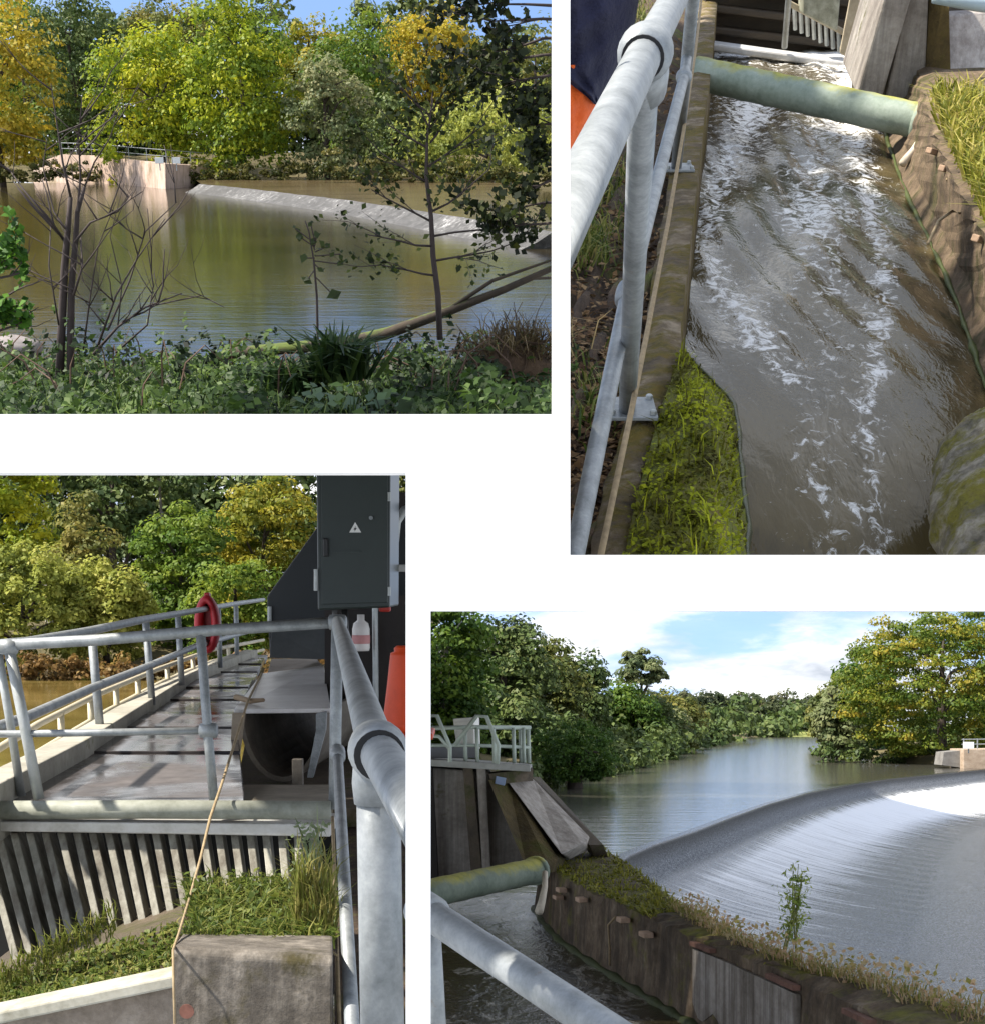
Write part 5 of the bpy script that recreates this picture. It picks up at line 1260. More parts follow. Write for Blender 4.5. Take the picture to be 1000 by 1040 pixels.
    # dark housing behind cabinet with fittings
    root = thing(fr, 'machine_housing', d(390, 800, 10.8), 'dark brown machine housing below and beside the green cabinet', 'housing')
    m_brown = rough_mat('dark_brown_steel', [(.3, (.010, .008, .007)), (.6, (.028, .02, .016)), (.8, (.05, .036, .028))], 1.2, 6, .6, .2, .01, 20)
    emit(fr, 'cavity_backing', MB().prism([d(330, 500, 10.9), d(432, 500, 10.9), d(432, 840, 10.9), d(330, 840, 10.9)], (0, .1, 0)), m_brown, root)  # dark backing whose colour stands for the shade of the cavity under the cabinet
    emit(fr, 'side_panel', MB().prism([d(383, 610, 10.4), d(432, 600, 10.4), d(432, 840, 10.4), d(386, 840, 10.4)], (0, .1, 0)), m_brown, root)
    emit(fr, 'upper_frame', MB().prism([d(402, 522, 10.8), d(432, 520, 10.8), d(432, 604, 10.8), d(402, 606, 10.8)], (0, .1, 0)), m_blk2, root)
    emit(fr, 'corner_channel', MB().tube([d(381, 612, 10.3), d(382, 720, 10.3)], .02, 8), M_galv_worn, root)
    emit(fr, 'pipe_bracket', MB().box(d(408, 577, 9.6), (.14, .05, .045)), plain('pale_bracket', (.6, .6, .58), .5), root, bevel=.006)
    emit(fr, 'pipe_arch', MB().tube([d(400, 560, 9.8), d(403, 530, 9.8), d(411, 518, 9.8), d(425, 514, 9.8)], .03, 10), M_galv_worn, root, smooth=True)
    emit(fr, 'red_lamp', MB().box(d(391, 617, 9.4), (.075, .05, .055)), plain('red_cap', (.40, .03, .02), .4), root, bevel=.012)
    m = MB(); q = d(367, 661, 10.2); m.lathe(q, [(.0, 0), (.055, 0), (.06, .02), (.06, .15), (.05, .19), (.025, .21), (.025, .25), (0, .25)], 18)
    r2 = thing(fr, 'white_canister', q, 'white canister with a pinkish band in the dark below the cabinet', 'canister')
    emit(fr, 'canister', m, plain('white_canister_paint', (.70, .66, .62), .5), r2, smooth=True)
    m = MB(); m.lathe(q + V((0, 0, .05)), [(.0605, 0), (.062, .005), (.062, .055), (.0605, .06)], 18); emit(fr, 'band', m, plain('pink_band', (.55, .25, .24), .6), r2, smooth=True)
    # cone
    q = d(411, 742, 9.0); root = thing(fr, 'traffic_cone', q, 'orange traffic cone with a rounded top beside the near handrail', 'cone')
    m = MB(); m.lathe(q, [(.150, 0), (.135, .05), (.105, .28), (.085, .46), (.082, .475), (.060, .485), (.062, .505), (.045, .52), (0, .522)], 24)
    emit(fr, 'cone_body', m, plain('orange_plastic', (.80, .085, .02), .45), root, smooth=True)
    emit(fr, 'cone_base', MB().box(q + V((0, 0, -.02)), (.36, .36, .04)), plain('orange_base', (.62, .07, .02), .5), root, bevel=.01)
place_C()

# ================================================================== D: weir and upper pool
def place_D():
    fr = FDB; V = Vector; d, z = fr.d, fr.z; UZ, LZ, CZ = -2.0, -3.3, -1.83
    # upper pool
    crest = [(530, 935), (584, 900), (636, 868), (660, 858), (700, 845), (740, 830), (780, 816), (820, 805), (860, 797), (900, 791), (950, 786), (1000, 781), (1040, 779)]
    ct = [z(px, py, UZ + .03) for px, py in crest]
    t = NT('pool_water'); n1 = t.noise(t.coord((.25, 1, 1)), 1.3, 4, .6, .2); n2 = t.noise(t.coord((.4, 1, 1)), 5, 3, .6)
    m_w = t.done(t.principled((.06, .057, .045), .11, 0, t.bump(t.math('ADD', n1, t.math('MULTIPLY', n2, .4)), .22, .09), 1.33))
    mb = MB(); left = [V((-2.6, 13.5, UZ)), V((-2.2, 20, UZ))]
    ring = [V((p.x - .02, p.y + .02, UZ)) for p in ct]
    far = [V((70, 90, UZ)), V((70, 260, UZ)), V((-20, 260, UZ)), V((-14, 40, UZ)), V((-2.8, 14, UZ))]
    mb.add(ring + far, [tuple(range(len(ring) + len(far)))])
    emit(fr, 'upper_pool', mb, m_w, kind='structure')
    # weir: crest lip, drop and fanned apron
    def crest_at(f):
        f *= len(ct) - 1; i = min(int(f), len(ct) - 2); return ct[i].lerp(ct[i + 1], f - i)
    NU, NV = 420, 60; mb = MB(); foam = []; au = []; av = []; run = 0; last = None
    for i in range(NU):
        f = i / (NU - 1); f = f ** 1.15; p = crest_at(f); q = crest_at(min(1, f + .01)) - crest_at(max(0, f - .01))
        nrm = V((q.y, -q.x, 0)).normalized()
        run += (p - last).length if last else 0; last = p
        for j in range(NV):
            s = j / (NV - 1)
            if s < .08: u = s / .08; off = -.12 + .16 * u; h = UZ + .035 - .02 * u
            elif s < .22: u = (s - .08) / .14; off = .04 + .30 * u; h = UZ + .015 - .42 * u ** .8
            else: u = (s - .22) / .78; off = .34 + 6.0 * u; h = UZ - .405 - .92 * (1 - (1 - min(1, u * 1.25)) ** 2.2)
            w = p + nrm * off; mb.v.append((w.x, w.y, h + (.008 * math.sin(i * .9 + j * .2) * s if u < .8 or s < .22 else 0)))
            # whiteness: dark on the drop, white where it breaks, fading down the apron
            wgt = 0.0
            if s >= .22:
                u = (s - .22) / .78
                wgt = min(1, .2 + u * 9) * max(.12, 1 - .7 * u) * (.56 + .5 * max(0, min(1, (f - .2) * 1.6))) * max(0, min(1, (.62 - u) / .34)) ** .7
            elif s >= .08: wgt = .0 + .4 * max(0, f - .45)
            foam.append(wgt); au.append(run - off * .25); av.append(off)
    for i in range(NU - 1):
        for j in range(NV - 1):
            k = i * NV + j; mb.f.append((k, k + 1, k + NV + 1, k + NV)); mb.t.append(.5)
    t = NT('weir_water'); 
    ang = -math.atan2(.42, .91)
    v = t.coord((3.2, .34, 1), (0, 0, ang - math.radians(90) + math.radians(180)))
    cx = t.new('ShaderNodeCombineXYZ'); t.link(t.math('MULTIPLY', t.attr('au'), 3.4), cx.inputs[0]); t.link(t.math('MULTIPLY', t.attr('av'), .30), cx.inputs[1]); st = t.noise(cx.outputs[0], 1.6, 8, .72, .5)
    fine = t.noise(t.coord((1, 1, 1)), 16, 5, .75)
    fo = t.attr('foam')
    val = t.math('ADD', t.math('MULTIPLY', st, .72), t.math('MULTIPLY', fine, .28))
    fm = t.ramp(t.math('ADD', val, t.math('MULTIPLY', fo, .56)), [(.70, 0), (.90, 1)])
    base = t.mix(t.ramp(t.attr('av'), [(.03, 0), (.22, 1)]), t.ramp(fine, [(.35, (.012, .012, .011)), (.65, (.04, .038, .035))]), t.ramp(t.noise(t.coord(), 22, 4, .8), [(.45, (.05, .055, .062)), (.66, (.36, .38, .41))]))
    c = t.mix(fm, base, (.78, .79, .81))
    rr = t.math('ADD', t.math('MULTIPLY', fm, .4), t.ramp(t.attr('av'), [(.02, .14), (.06, .6), (.30, .6), (.5, .17)]))
    m_weir = t.done(t.principled(c, rr, 0, t.bump(val, .5, .06), 1.33, .22))
    emit(fr, 'river_weir', mb, m_weir, None, (2, 25, LZ), 'curved weir with white water fanning off its dark crest', 'weir', smooth=True, foam=foam, attrs={'au': au, 'av': av})
    # lower pool carries the same streaked water on from the apron
    mb = MB(); fo2, au2, av2 = [], [], []
    GU, GV = 60, 60
    for j in range(GV):
        for i in range(GU):
            y = 4.5 + 75 * (j / (GV - 1)) ** 1.6; x0 = 1.2 + .02 * y; x1 = .39 * y + 1.5; x = x0 + (x1 - x0) * i / (GU - 1)
            mb.v.append((x, y, LZ + .012)); fo2.append(.0); au2.append(x * .42 + y * .91); av2.append(max(2., x * .91 - y * .42))
    for j in range(GV - 1):
        for i in range(GU - 1):
            k_ = j * GU + i; mb.f.append((k_, k_ + 1, k_ + GU + 1, k_ + GU)); mb.t.append(.5)
    emit(fr, 'lower_pool', mb, m_weir, None, (2, 25, LZ), kind='structure', foam=fo2, attrs={'au': au2, 'av': av2})
    fr = FD; d, z = fr.d, fr.z
    # channel water near
    t = NT('sluice_water'); n1 = t.noise(t.coord((1, .6, 1)), 3, 5, .65, .6); n2 = t.noise(t.coord((1, .7, 1)), 14, 4, .7)
    fn = t.noise(t.coord((1.3, .5, 1), (0, 0, .3)), 2.3, 9, .74, 1.4)
    fm = t.ramp(fn, [(.53, 0), (.63, 1)])
    c = t.mix(t.math('MULTIPLY', fm, .75), (.045, .034, .014), (.62, .60, .54))
    m_ch = t.done(t.principled(c, .15, 0, t.bump(t.math('ADD', n1, t.math('MULTIPLY', n2, .4)), .5, .08), 1.33))
    mb = MB(); mb.add([V((-1.2, 16, CZ)), V((-1.2, 6.0, CZ)), V((1.9, 6.0, CZ)), V((1.0, 13.2, CZ)), V((.4, 16, CZ))], [tuple(range(5))])
    emit(fr, 'channel_water', mb, m_ch, kind='structure')

    # dividing wall
    TL = [(545, 868), (556, 880), (572, 892), (600, 906), (640, 924), (672, 938), (700, 950), (742, 966), (790, 987), (850, 1013), (905, 1038), (960, 1064)]
    TR = [(600, 852), (612, 862), (640, 880), (668, 902), (694, 922), (715, 936), (745, 955), (785, 974), (835, 990), (890, 1004), (960, 1022), (1040, 1044)]
    secs = []; tops = []; wet = []
    N = 90
    for k in range(N):
        f = k / (N - 1) * (len(TL) - 1); i = min(int(f), len(TL) - 2); u = f - i
        a2 = V(TL[i]).lerp(V(TL[i + 1]), u); b2 = V(TR[i]).lerp(V(TR[i + 1]), u)
        a = z(a2.x, a2.y, -1.30); b = z(b2.x, b2.y, -1.28)
        j = lambda s: V((rnd.uniform(-s, s), rnd.uniform(-s, s), rnd.uniform(-s, s)))
        tops.append((a, b)); wet.append(V((a.x - .03, a.y, CZ)))
        secs.append([V((a.x - .02, a.y, -5.2)), V((a.x - .025, a.y, CZ + .02)) + j(.006), V((a.x - .01 + .015 * fz(a, 2), a.y, -1.62)) + j(.006), a + V((-.01 + .015 * fz(a, 3), 0, -.10)) + j(.008), a + j(.012), a.lerp(b, .3) + V((0, 0, .02)) + j(.015), a.lerp(b, .7) + V((0, 0, .025)) + j(.015), b + j(.012), V((b.x + .05, b.y, -5.2))])
    m_dw = rough_mat('mossy_dividing_wall', [(.31, (.028, .02, .013)), (.45, (.085, .058, .034)), (.57, (.15, .11, .07)), (.70, (.29, .235, .17))], 5, 11, .9, .55, .015, 26, streak=((.02, .015, .010), 4, .65), moss=[(.06, .06, .010), (.18, .17, .02)], mossthr=(.58, .72), mossscale=2.8, up=.13)
    root = thing(fr, 'dividing_wall', tops[40][0] + V((0, 0, -.5)), 'mossy dividing wall between the brown channel and the weir pool', 'wall')
    emit(fr, 'wall_body', MB().loft(secs), m_dw, root)
    emit(fr, 'algae_line', MB().tube(wet, [.035 + .01 * math.sin(k * 1.3) for k in range(N)], 7), rough_mat('algae_dark', [(.3, (.02, .028, .008)), (.6, (.05, .065, .014)), (.8, (.11, .12, .03))], 4, 6, .7, .5, .015, 25), root, smooth=True)
    # pale render patch with rusty iron edges
    def face(px, f): # point on the channel face below top-left picture column px
        best = min(tops, key=lambda q: abs(q[0].x / q[0].y * F + 500 - px)); a = best[0]
        return V((a.x - .030, a.y, -1.32 - f * .42))
    mb = MB(); xs = [708 + 6 * k for k in range(19)]
    secs2 = []
    for x in xs:
        lo = face(x, 1.0 + .12 * math.sin(x * .3)); hi = face(x, .10)
        secs2.append([lo, hi, hi + V((.02, 0, 0)), lo + V((.02, 0, 0))])
    emit(fr, 'render_patch', MB().loft(secs2), rough_mat('pale_render', [(.3, (.10, .085, .065)), (.5, (.26, .23, .195)), (.7, (.42, .39, .35))], 3, 9, .95, .6, .02, 30, streak=((.05, .035, .02), 7, .75)), root)
    m_iron = plain('rusty_iron', (.13, .065, .045), .9, 0, .45, 14)
    for x0, x1 in ((706, 730), (788, 815), (862, 890)):
        p, q = face(x0, .02), face(x1, .02)
        emit(fr, 'iron_strip', MB().loft([[r + V((-.02, 0, -.014)), r + V((-.02, 0, .012)), r + V((.02, 0, .012)), r + V((.02, 0, -.014))] for r in (p, q)]), m_iron, root)
    for x, f in ((577, .12), (600, .10), (644, .10), (665, .16), (576, .3)):
        p = face(x, f); emit(fr, 'iron_stub', MB().box(p + V((-.04, 0, 0)), (.07, .12, .035), .2), plain('pale_iron', (.42, .29, .2), .85, 0, .3, 18), root, bevel=.006)
    emit(fr, 'hanging_root', MB().tube([face(634, .12) + V((-.03, 0, 0)), face(628, .3) + V((-.05, 0, 0)), face(626, .7) + V((-.04, 0, 0)), face(626, 1) + V((-.04, 0, 0))], .008, 6), M_rope, root, smooth=True)
    # vegetation on it
    def veg(n, f0, f1, h, w, s0, s1, seed, tint):
        P = []
        for k in range(n):
            f = rnd.uniform(f0, f1) * (N - 1); i = int(f); a, b = tops[i]; P.append(list(a.lerp(b, rnd.uniform(s0, s1)) + V((0, rnd.uniform(-.08, .08), .0))))
        nm = NM(); blades(nm, np.array(P), h, w, .9, seed=seed, tint=NP.uniform(*tint, n)); return nm, P
    nm, P = veg(1500, .10, .42, .07, .010, .0, 1.0, 21, (.2, .8))
    P = np.array(P); leaf_quads(nm, P + np.array([0, 0, .02]), NP.normal(size=P.shape) * .5 + np.array([0, 0, 1]), NP.uniform(.02, .06, len(P)), NP.uniform(.1, .8, len(P)))
    emit(fr, 'moss_grass', nm, leaf_mat('wall_moss_grass', [(.06, .075, .012), (.16, .17, .02), (.30, .29, .035), (.40, .33, .08)], .25), root, kind='stuff')
    nm, P = veg(1700, .40, .98, .10, .007, .55, 1.2, 22, (.0, 1))
    P = np.array(P)[:900]; leaf_quads(nm, P + np.stack([NP.normal(size=900) * .02, NP.normal(size=900) * .02, NP.uniform(0, .16, 900)], 1), NP.normal(size=(900, 3)), NP.uniform(.02, .045, 900), NP.uniform(.3, 1, 900))
    emit(fr, 'dry_grass', nm, leaf_mat('dry_wall_grass', [(.09, .12, .02), (.20, .20, .04), (.34, .27, .09), (.44, .28, .17), (.46, .38, .2)], .35), root, kind='stuff')
    # tall weed on the wall
    b = z(800, 965, -1.25); mb = MB(); nm = NM(); g = random.Random(5)
    root = thing(fr, 'tall_weed', b, 'tall feathery yellow green weed growing on top of the dividing wall', 'plant')
    for k in range(5):
        e = b + V((g.uniform(-.05, .08), g.uniform(-.05, .05), g.uniform(.32, .52))); mb.tube([b + V((g.uniform(-.05, .05), 0, -.03)), b.lerp(e, .5) + V((g.uniform(-.02, .02), 0, 0)), e], [.006, .004, .002], 5)
        P = np.array([list(b.lerp(e, q)) for q in NP.uniform(.15, 1, 90)]); leaf_quads(nm, P + NP.normal(size=P.shape) * np.array([.035, .03, .015]), NP.normal(size=P.shape), NP.uniform(.02, .045, 90), NP.uniform(0, 1, 90), .35)
    emit(fr, 'stem', mb, plain('weed_stem', (.16, .17, .05), .8), root); emit(fr, 'leaves', nm, leaf_mat('weed_leaves', [(.10, .15, .03), (.20, .27, .05), (.32, .34, .08)], .35), root)

    # concrete pier with platform
    q = lambda px, py, y=13.4: d(px, py, y)
    root = thing(fr, 'concrete_pier', q(480, 905), 'stained concrete pier carrying the railed platform beside the pool', 'pier')
    emit(fr, 'pier_face', MB().prism([q(420, 778), q(496, 784), q(534, 868), q(520, 890), q(445, 915), q(420, 915)], (.0, 1.6, 0)), M_conc, root, bevel=.02)
    emit(fr, 'rib', MB().prism([q(470, 778, 13.3), q(480, 779, 13.3), q(490, 892, 13.3), q(479, 896, 13.3)], (0, .2, 0)), M_conc_dark, root)
    emit(fr, 'rib', MB().prism([q(484, 780, 13.25), q(493, 781, 13.25), q(498, 886, 13.25), q(490, 888, 13.25)], (0, .2, 0)), M_conc, root)
    emit(fr, 'opening_shadow', MB().prism([q(415, 780, 13.2), q(439, 780, 13.2), q(446, 912, 13.2), q(415, 925, 13.2)], (0, .2, 0)), plain('painted_deep_shadow', (.012, .010, .008), .9), root)  # near-black slab painting the shadow inside an opening
    emit(fr, 'moss_gutter', MB().prism([q(496, 792, 13.2), q(516, 792, 13.6), q(566, 872, 12.9), q(560, 886, 12.6), q(536, 886, 12.6)], (.1, .6, -.05)), rough_mat('pier_gutter_moss', [(.3, (.025, .018, .008)), (.5, (.07, .05, .018)), (.7, (.14, .10, .035))], 3, 8, .95, .9, .04, 20, moss=[(.04, .04, .008), (.10, .09, .015)], mossthr=(.5, .6)), root)
    emit(fr, 'sloping_slab', MB().prism([q(514, 792, 13.5), q(540, 790, 14.2), q(598, 850, 13.6), q(592, 856, 13.2), q(570, 868, 12.9)], (.1, .6, -.1)), rough_mat('pale_pier_slab', [(.3, (.20, .175, .15)), (.5, (.42, .38, .34)), (.7, (.58, .54, .5))], 2.5, 9, .9, .5, .02, 24, streak=((.10, .08, .07), 4, .5)), root, bevel=.015)
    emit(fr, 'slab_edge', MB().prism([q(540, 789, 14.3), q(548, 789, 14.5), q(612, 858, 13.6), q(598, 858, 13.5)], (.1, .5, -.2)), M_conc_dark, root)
    emit(fr, 'platform', MB().prism([q(415, 770, 13.0), q(538, 777, 13.3), q(540, 776, 15.2), q(415, 766, 15.2)], (0, 0, -.06)), rough_mat('platform_steel', [(.3, (.16, .16, .14)), (.7, (.36, .36, .33))], 3, 7, .7, .2, .01, 20), root, bevel=.006)
    emit(fr, 'platform_skirt', MB().prism([q(496, 786, 13.35), q(541, 781, 13.6), q(541, 793, 13.6), q(500, 797, 13.35)], (0, .5, 0)), M_conc_dark, root)
    emit(fr, 'base_block', MB().box(q(452, 764, 13.6), (.62, .5, .10)), plain('grey_block', (.20, .20, .21), .7), root, bevel=.01)
    emit(fr, 'blue_plate', MB().box(q(508, 793, 13.25), (.09, .02, .07), 0, 0, .2), plain('blue_plate_paint', (.22, .28, .40), .6), root, bevel=.004)
    m_rail = plain('green_grey_rail', (.42, .48, .42), .55, .2)
    root = thing(fr, 'platform_railing', q(538, 775), 'pale green grey railing round the platform on the pier', 'railing')
    PY = 13.2
    emit(fr, 'top_rail', MB().tube([q(415, 740, PY), q(480, 738.5, PY), q(538, 739, 13.5)], .020, 10), m_rail, root, smooth=True)
    emit(fr, 'mid_rail', MB().tube([q(415, 757, PY), q(480, 757, PY), q(538, 759, 13.5)], .016, 10), m_rail, root, smooth=True)
    emit(fr, 'hand_rail', MB().tube([q(430, 727, 12.9), q(444, 727, 12.9), q(457, 758, 12.9), q(457, 774, 12.9)], .018, 10), m_rail, root, smooth=True)
    emit(fr, 'hand_rail', MB().tube([q(462, 757, 12.95), q(484, 727, 12.95), q(494, 728, 12.95), q(506, 757, 12.95), q(505, 776, 12.95)], .020, 10), m_rail, root, smooth=True)
    emit(fr, 'hand_rail', MB().tube([q(430, 747, 12.9), q(446, 748, 12.9), q(456, 760, 12.9)], .016, 10), m_rail, root, smooth=True)
    for px, y in ((472, 13.2), (484, 13.2), (501, 13.2), (521, 13.35), (528, 14.0), (531, 13.45), (536, 13.5)):
        emit(fr, 'post', MB().tube([q(px, 739, y), q(px + 1, 775, y)], .018, 8), m_rail, root, smooth=True)
    bx = thing(fr, 'white_cabinet', q(472, 768), 'small white control cabinet on the railed platform', 'cabinet')
    emit(fr, 'cabinet_body', MB().prism([q(460, 730, 13.5), q(481, 728.5, 13.5), q(482, 761, 13.5), q(464, 762, 13.5)], (.05, .25, 0)), plain('cabinet_white', (.75, .73, .68), .5), bx, bevel=.008)
    emit(fr, 'door', MB().prism([q(462, 733, 13.485), q(479, 731.5, 13.485), q(480, 758, 13.485), q(465.5, 759, 13.485)], (0, .01, 0)), plain('cabinet_door_white', (.66, .64, .58), .5), bx)
    # pipe and rope
    m_pipe = rough_mat('mossy_pipe_far', [(.3, (.08, .11, .08)), (.5, (.17, .21, .16)), (.7, (.28, .32, .26))], 3, 8, .75, .3, .01, 30, moss=[(.17, .18, .03), (.34, .33, .06), (.42, .38, .09)], mossthr=(.62, .84), mossscale=2.5, up=.34)
    pa, pb = d(425, 910, 9.2), d(545, 884, 10.6)
    root = thing(fr, 'cross_pipe', pa, 'green stained pipe reaching from the handrail to the dividing wall', 'pipe')
    n = 20; emit(fr, 'tube', MB().tube([pa.lerp(pb, k / n) for k in range(n + 1)], [.092 + .002 * math.sin(k * 2.1) for k in range(n + 1)], 18), m_pipe, root, smooth=True)
    m = MB(); m.lathe(pb, [(.105, -.05), (.105, 0), (.06, .002), (.01, .002)], 18, pb - pa); emit(fr, 'end_cap', m, m_pipe, root, smooth=True)
    emit(fr, 'frayed_rope', MB().tube([d(553, 886, 10.2), d(553, 900, 10.1), d(550, 915, 10.0), d(547, 926, 9.9)], [.02, .02, .025, .03], 8), plain('pale_rope_end', (.58, .52, .42), .9, 0, .2, 25, .3), None, None, 'short pale rope tail hanging on the dividing wall by the pipe end', 'rope', smooth=True)
    # near handrail
    root = thing(fr, 'handrail', d(440, 1080, 2.3), 'thick galvanised handrail slanting across the front of the channel', 'railing')
    a, b = d(430, 924, 2.45), d(648, 1068, 1.95)
    emit(fr, 'top_rail', MB().tube([a, a.lerp(b, .5), b], .0265, 22), M_galv, root, smooth=True)
    emit(fr, 'post', MB().tube([d(436, 930, 2.48), d(440, 1000, 2.48), d(444, 1075, 2.48)], .018, 16), M_galv, root, smooth=True)
    m = MB(); m.lathe(a + (b - a) * .02, [(.024, -.03), (.033, -.02), (.033, .02), (.027, .03)], 18, b - a); emit(fr, 'clamp_fitting', m, M_galv, root, smooth=True)
    mb = MB().tube([d(433, 911, 9.0), d(441, 913, 9.0), d(450, 918, 9.0)], .05, 8)

    fr = FDB; d, z = fr.d, fr.z
    # banks
    mb = MB(); mb.grid(50, 10, lambda u, s: (lambda Y: V((min(-.8, -.6 + (Y - 46) * .085) * 1.0 - 16 * s + 2.0 * (Y > 100) * (Y - 100) / 60 * (1 - s), Y, UZ - .15 + 1.6 * min(1, s * 3) + .1 * math.sin(u * 40 + s * 9))))(30 + 205 * u))
    lb = [(520, 815), (560, 797), (600, 790), (640, 781), (680, 771), (700, 762), (735, 755), (775, 749), (830, 747)]
    secs = []
    for px, py in lb:
        p = z(px, py, UZ); out = V((-1, .25, 0)).normalized()
        secs.append([p + V((0, 0, -.3)), p + out * p.y * .02 + V((0, 0, .5)), p + out * p.y * .1 + V((0, 0, 1.2)), p + out * p.y * .45 + V((0, 0, 1.6))])
    emit(fr, 'left_bank', MB().loft(secs, False), M_bank, kind='structure', smooth=True)
    rb = [(1060, 782), (1000, 778), (940, 776), (900, 774), (868, 768), (850, 763), (838, 757), (826, 750), (815, 747)]
    secs = []
    for px, py in rb:
        p = z(px, py, UZ); out = V((1, .3, 0)).normalized()
        secs.append([p + V((0, 0, -.3)), p + out * p.y * .01 + V((0, 0, .35)), p + out * p.y * .1 + V((0, 0, .9)), p + out * p.y * .5 + V((0, 0, 1.2))])
    emit(fr, 'right_bank', MB().loft(secs, False), M_bank, kind='structure', smooth=True)
    m_mead = rough_mat('meadow', [(.3, (.09, .12, .02)), (.5, (.16, .18, .035)), (.7, (.24, .22, .06))], .1, 6, .95, .2, .05, 1.5)
    mb = MB(); mb.grid(30, 4, lambda u, s: (-15 + 130 * u, 225 + 50 * s, UZ - .1 + .75 * min(1, s * 3)))
    emit(fr, 'meadow', mb, m_mead, kind='structure', smooth=True)
    # trees
    T = lambda *a, **k: tree(fr, *a, **{**dict(group='trees along the left shore of the pool'), **k})
    G2 = 'trees along the left shore of the pool'
    T(400, 500, 592, 800, 0, L_mid, 'tall green tree with pale limbs, closest to the white cabinet', y=50, seed=41, clumps=110, per=147, lsize=0.172, cr=.7, tint=(-.1, .8), limbs=9, bark=M_bark_pale, tw=.16)
    T(462, 562, 606, 800, 0, L_dark, 'tall dark green tree rising behind the platform railing', y=58, seed=42, clumps=110, per=147, lsize=0.195, cr=.8, tint=(.1, 1))
    T(520, 592, 640, 798, 0, L_olive, 'brownish green tree on the falling edge of the wood', y=66, seed=43, clumps=100, per=147, lsize=0.218, cr=.8, tint=(-.1, .8))
    T(560, 622, 664, 795, 0, L_dark, 'dark rounded tree behind the shore bush', y=72, seed=44, clumps=80, per=147, lsize=0.218, cr=.8)
    T(430, 600, 690, 800, 0, L_dark, 'broad low dark tree filling under the tall crowns', y=56, seed=45, clumps=110, per=147, lsize=0.187, cr=.6)
    T(540, 626, 736, 804, 0, L_mid, 'rounded smooth bush overhanging the water near the platform', name='shore_bush', y=46, seed=46, clumps=110, per=101, lsize=0.101, cr=.33, tint=(-.1, .55), flat=.8, cat='bush', group=None)
    T(600, 668, 690, 786, 0, L_mid, 'bushy mid green tree leaning over the pool edge', y=86, seed=47, clumps=90, per=147, lsize=0.234, cr=.8, tint=(-.1, .7))
    T(628, 672, 660, 780, 0, L_grey, 'tall tree with a flat grey crown standing above its neighbours', y=96, seed=48, clumps=36, per=147, lsize=0.250, cr=.6, flat=.5, lift=5.2, tint=(-.2, .7))
    T(612, 690, 695, 778, 0, L_dark, 'dark green tree below the flat grey crown', y=98, seed=49, clumps=80, per=147, lsize=0.257, cr=.9, tint=(.2, 1))
    T(650, 716, 700, 768, 0, L_olive, 'olive tree where the shore turns away', y=112, seed=50, clumps=80, per=147, lsize=0.281, cr=.9)
    T(668, 700, 718, 766, 0, L_grey, 'small pale grey green tree near the bend', y=108, seed=51, clumps=50, per=147, lsize=0.234, cr=.5)
    T(700, 744, 736, 756, 0, L_dark, 'low dark bush on the far tip of the shore', name='shore_bush', y=140, seed=52, clumps=60, per=123, lsize=0.234, cr=.4, tint=(.2, 1.1), cat='bush', group=None)
    R_ = 'trees on the right shore of the pool'
    T(852, 1060, 606, 780, 0, L_aut, 'large autumn tree with green and golden boughs hanging to the water', y=74, seed=53, clumps=340, per=150, lsize=.165, cr=.80, flat=.55, droop=.3, tint=(-.15, .9), group=R_, lift=-.2)
    T(895, 1065, 690, 782, 0, L_dark, 'dark understorey tree filling behind the autumn tree', y=84, seed=57, clumps=120, per=100, lsize=.3, cr=.8, group=R_, lift=-.3)
    T(828, 880, 688, 770, 0, L_grey, 'grey green shrubby tree in front of the autumn tree', y=82, seed=54, clumps=80, per=110, lsize=.26, cr=.6, tint=(-.1, .7), group=R_)
    T(835, 905, 664, 768, 0, L_mid, 'dark green tree half behind the autumn tree', y=92, seed=55, clumps=80, per=102, lsize=.32, cr=.9, tint=(-.2, .6), group=R_)
    T(822, 852, 700, 756, 0, L_olive, 'small tree closing the end of the right shore', y=120, seed=56, clumps=50, per=85, lsize=.34, cr=.7, tint=(0, .8), group=R_)
    nm = NM(); g = np.random.default_rng(3)
    for k in range(60):
        px = 660 + k * 3.4; top = 708 + 5 * math.sin(k * 1.1) + g.uniform(-4, 3); bt = 744; y = 262 + (k % 4) * 5
        ctr = d(px, (top + bt) / 2, y); h = (bt - top) / 2 * y / F
        crown(nm, ctr, (1.9, 1.2, h * 1.05), 24, 40, 1.1, .6, 900 + k, tint=(.0 + .5 * (k % 3 == 0), .7 + .3 * (k % 2)))
    emit(fr, 'distant_treeline', nm, leaf_mat('distant_leaves', [(.035, .055, .03), (.06, .085, .04), (.10, .12, .055), (.17, .15, .07)]), None, None, 'distant tree line closing the end of the pool', 'tree line', kind='stuff')
    nm = NM()
    for k in range(30):
        pass
    for i in range(len(lb) - 1):
        for k in range(5 if i < 5 else 3):
            px, py = [a + (b - a) * (k + rnd.random()) / (5 if i < 5 else 3) for a, b in zip(lb[i], lb[i + 1])]
            p = z(px, py, UZ); s_ = p.y / 60
            crown(nm, p + V((-.5 * s_, .4, rnd.uniform(.2, .7) * s_)), (rnd.uniform(.7, 1.3) * s_, .7 * s_, rnd.uniform(.5, 1.0) * s_), 14, 44, .5 * s_, .24 * s_, 950 + i * 9 + k, tint=(.1, .9))
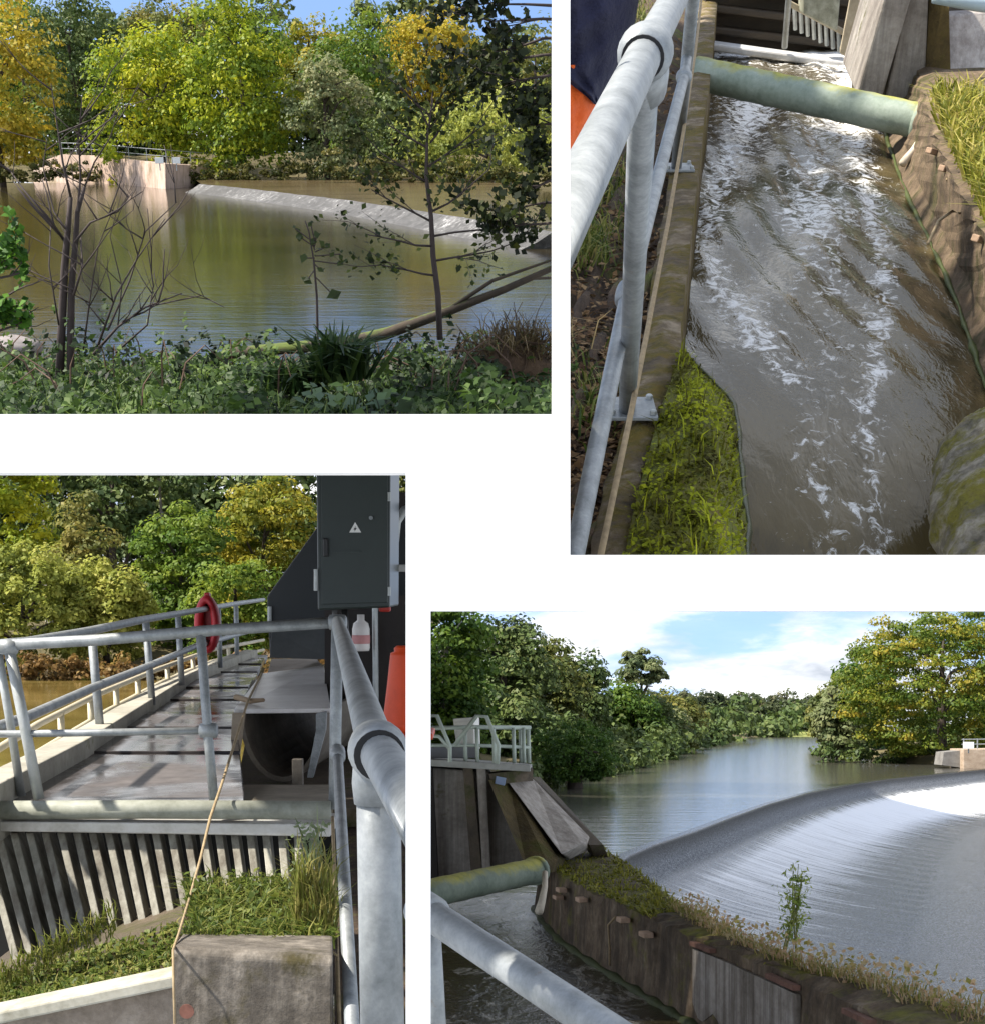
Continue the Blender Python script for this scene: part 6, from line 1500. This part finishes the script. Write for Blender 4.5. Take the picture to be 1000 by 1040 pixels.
    for k in range(14):
        crown(nm, d(836 + k * 14, 768, 76), (.8, .5, .6), 8, 34, .4, .22, 990 + k)
    emit(fr, 'shore_scrub', nm, L_dark, None, None, 'dark scrub along both shores of the pool', 'scrub', kind='stuff')
    nm = NM()
    for k in range(14):
        crown(nm, d(405 + k * 15, 690 + k * 4, 84), (1.7, 1, 4.4 - k * .12), 22, 40, 1.1, .4, 1100 + k)
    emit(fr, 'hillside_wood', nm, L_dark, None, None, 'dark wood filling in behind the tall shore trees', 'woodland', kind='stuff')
    # small building wall at the right with fence
    root = thing(fr, 'stone_hut', d(1005, 778, 66), 'low pinkish stone wall with a flat top at the end of the weir', 'wall')
    emit(fr, 'stone_wall', MB().prism([d(978, 761, 66), d(1050, 760, 66), d(1050, 782, 66), d(978, 781, 66)], (.0, 2, 0)), rough_mat('stone_courses', [(.3, (.22, .16, .11)), (.5, (.38, .29, .21)), (.7, (.50, .41, .32))], 1.5, 8, .9, .4, .03, 8, 0, (1, 1, 2.5)), root, bevel=.02)
    emit(fr, 'grey_pier', MB().prism([d(958, 764, 66.5), d(978, 762, 66.5), d(978, 780, 66.5), d(956, 777, 66.5)], (.0, 1.2, 0)), rough_mat('grey_stone', [(.3, (.12, .11, .1)), (.7, (.26, .25, .23))], 1.5, 8, .9, .4, .03, 8), root)
    bx = thing(fr, 'notice_board', d(983, 764, 65.5), 'small white board beside the fence at the end of the weir', 'sign')
    emit(fr, 'panel', MB().box(d(983, 757, 65.5), (.48, .05, .30)), plain('board_white', (.74, .74, .7), .6), bx, bevel=.01); emit(fr, 'post', MB().tube([d(983, 757, 65.6), d(983, 765, 65.6)], .03, 6), M_galv, bx)
    root = thing(fr, 'fence', d(1000, 762, 66.5), 'thin metal fence on top of the pinkish stone wall', 'fence')
    for r in (751, 756):
        emit(fr, 'rail', MB().tube([d(976, r, 66.5), d(1050, r - 1, 66.5)], .025, 6), M_galv, root)
    for px in (978, 992, 1006, 1020): emit(fr, 'post', MB().tube([d(px, 750, 66.5), d(px, 762, 66.5)], .03, 6), M_galv, root)
place_D()
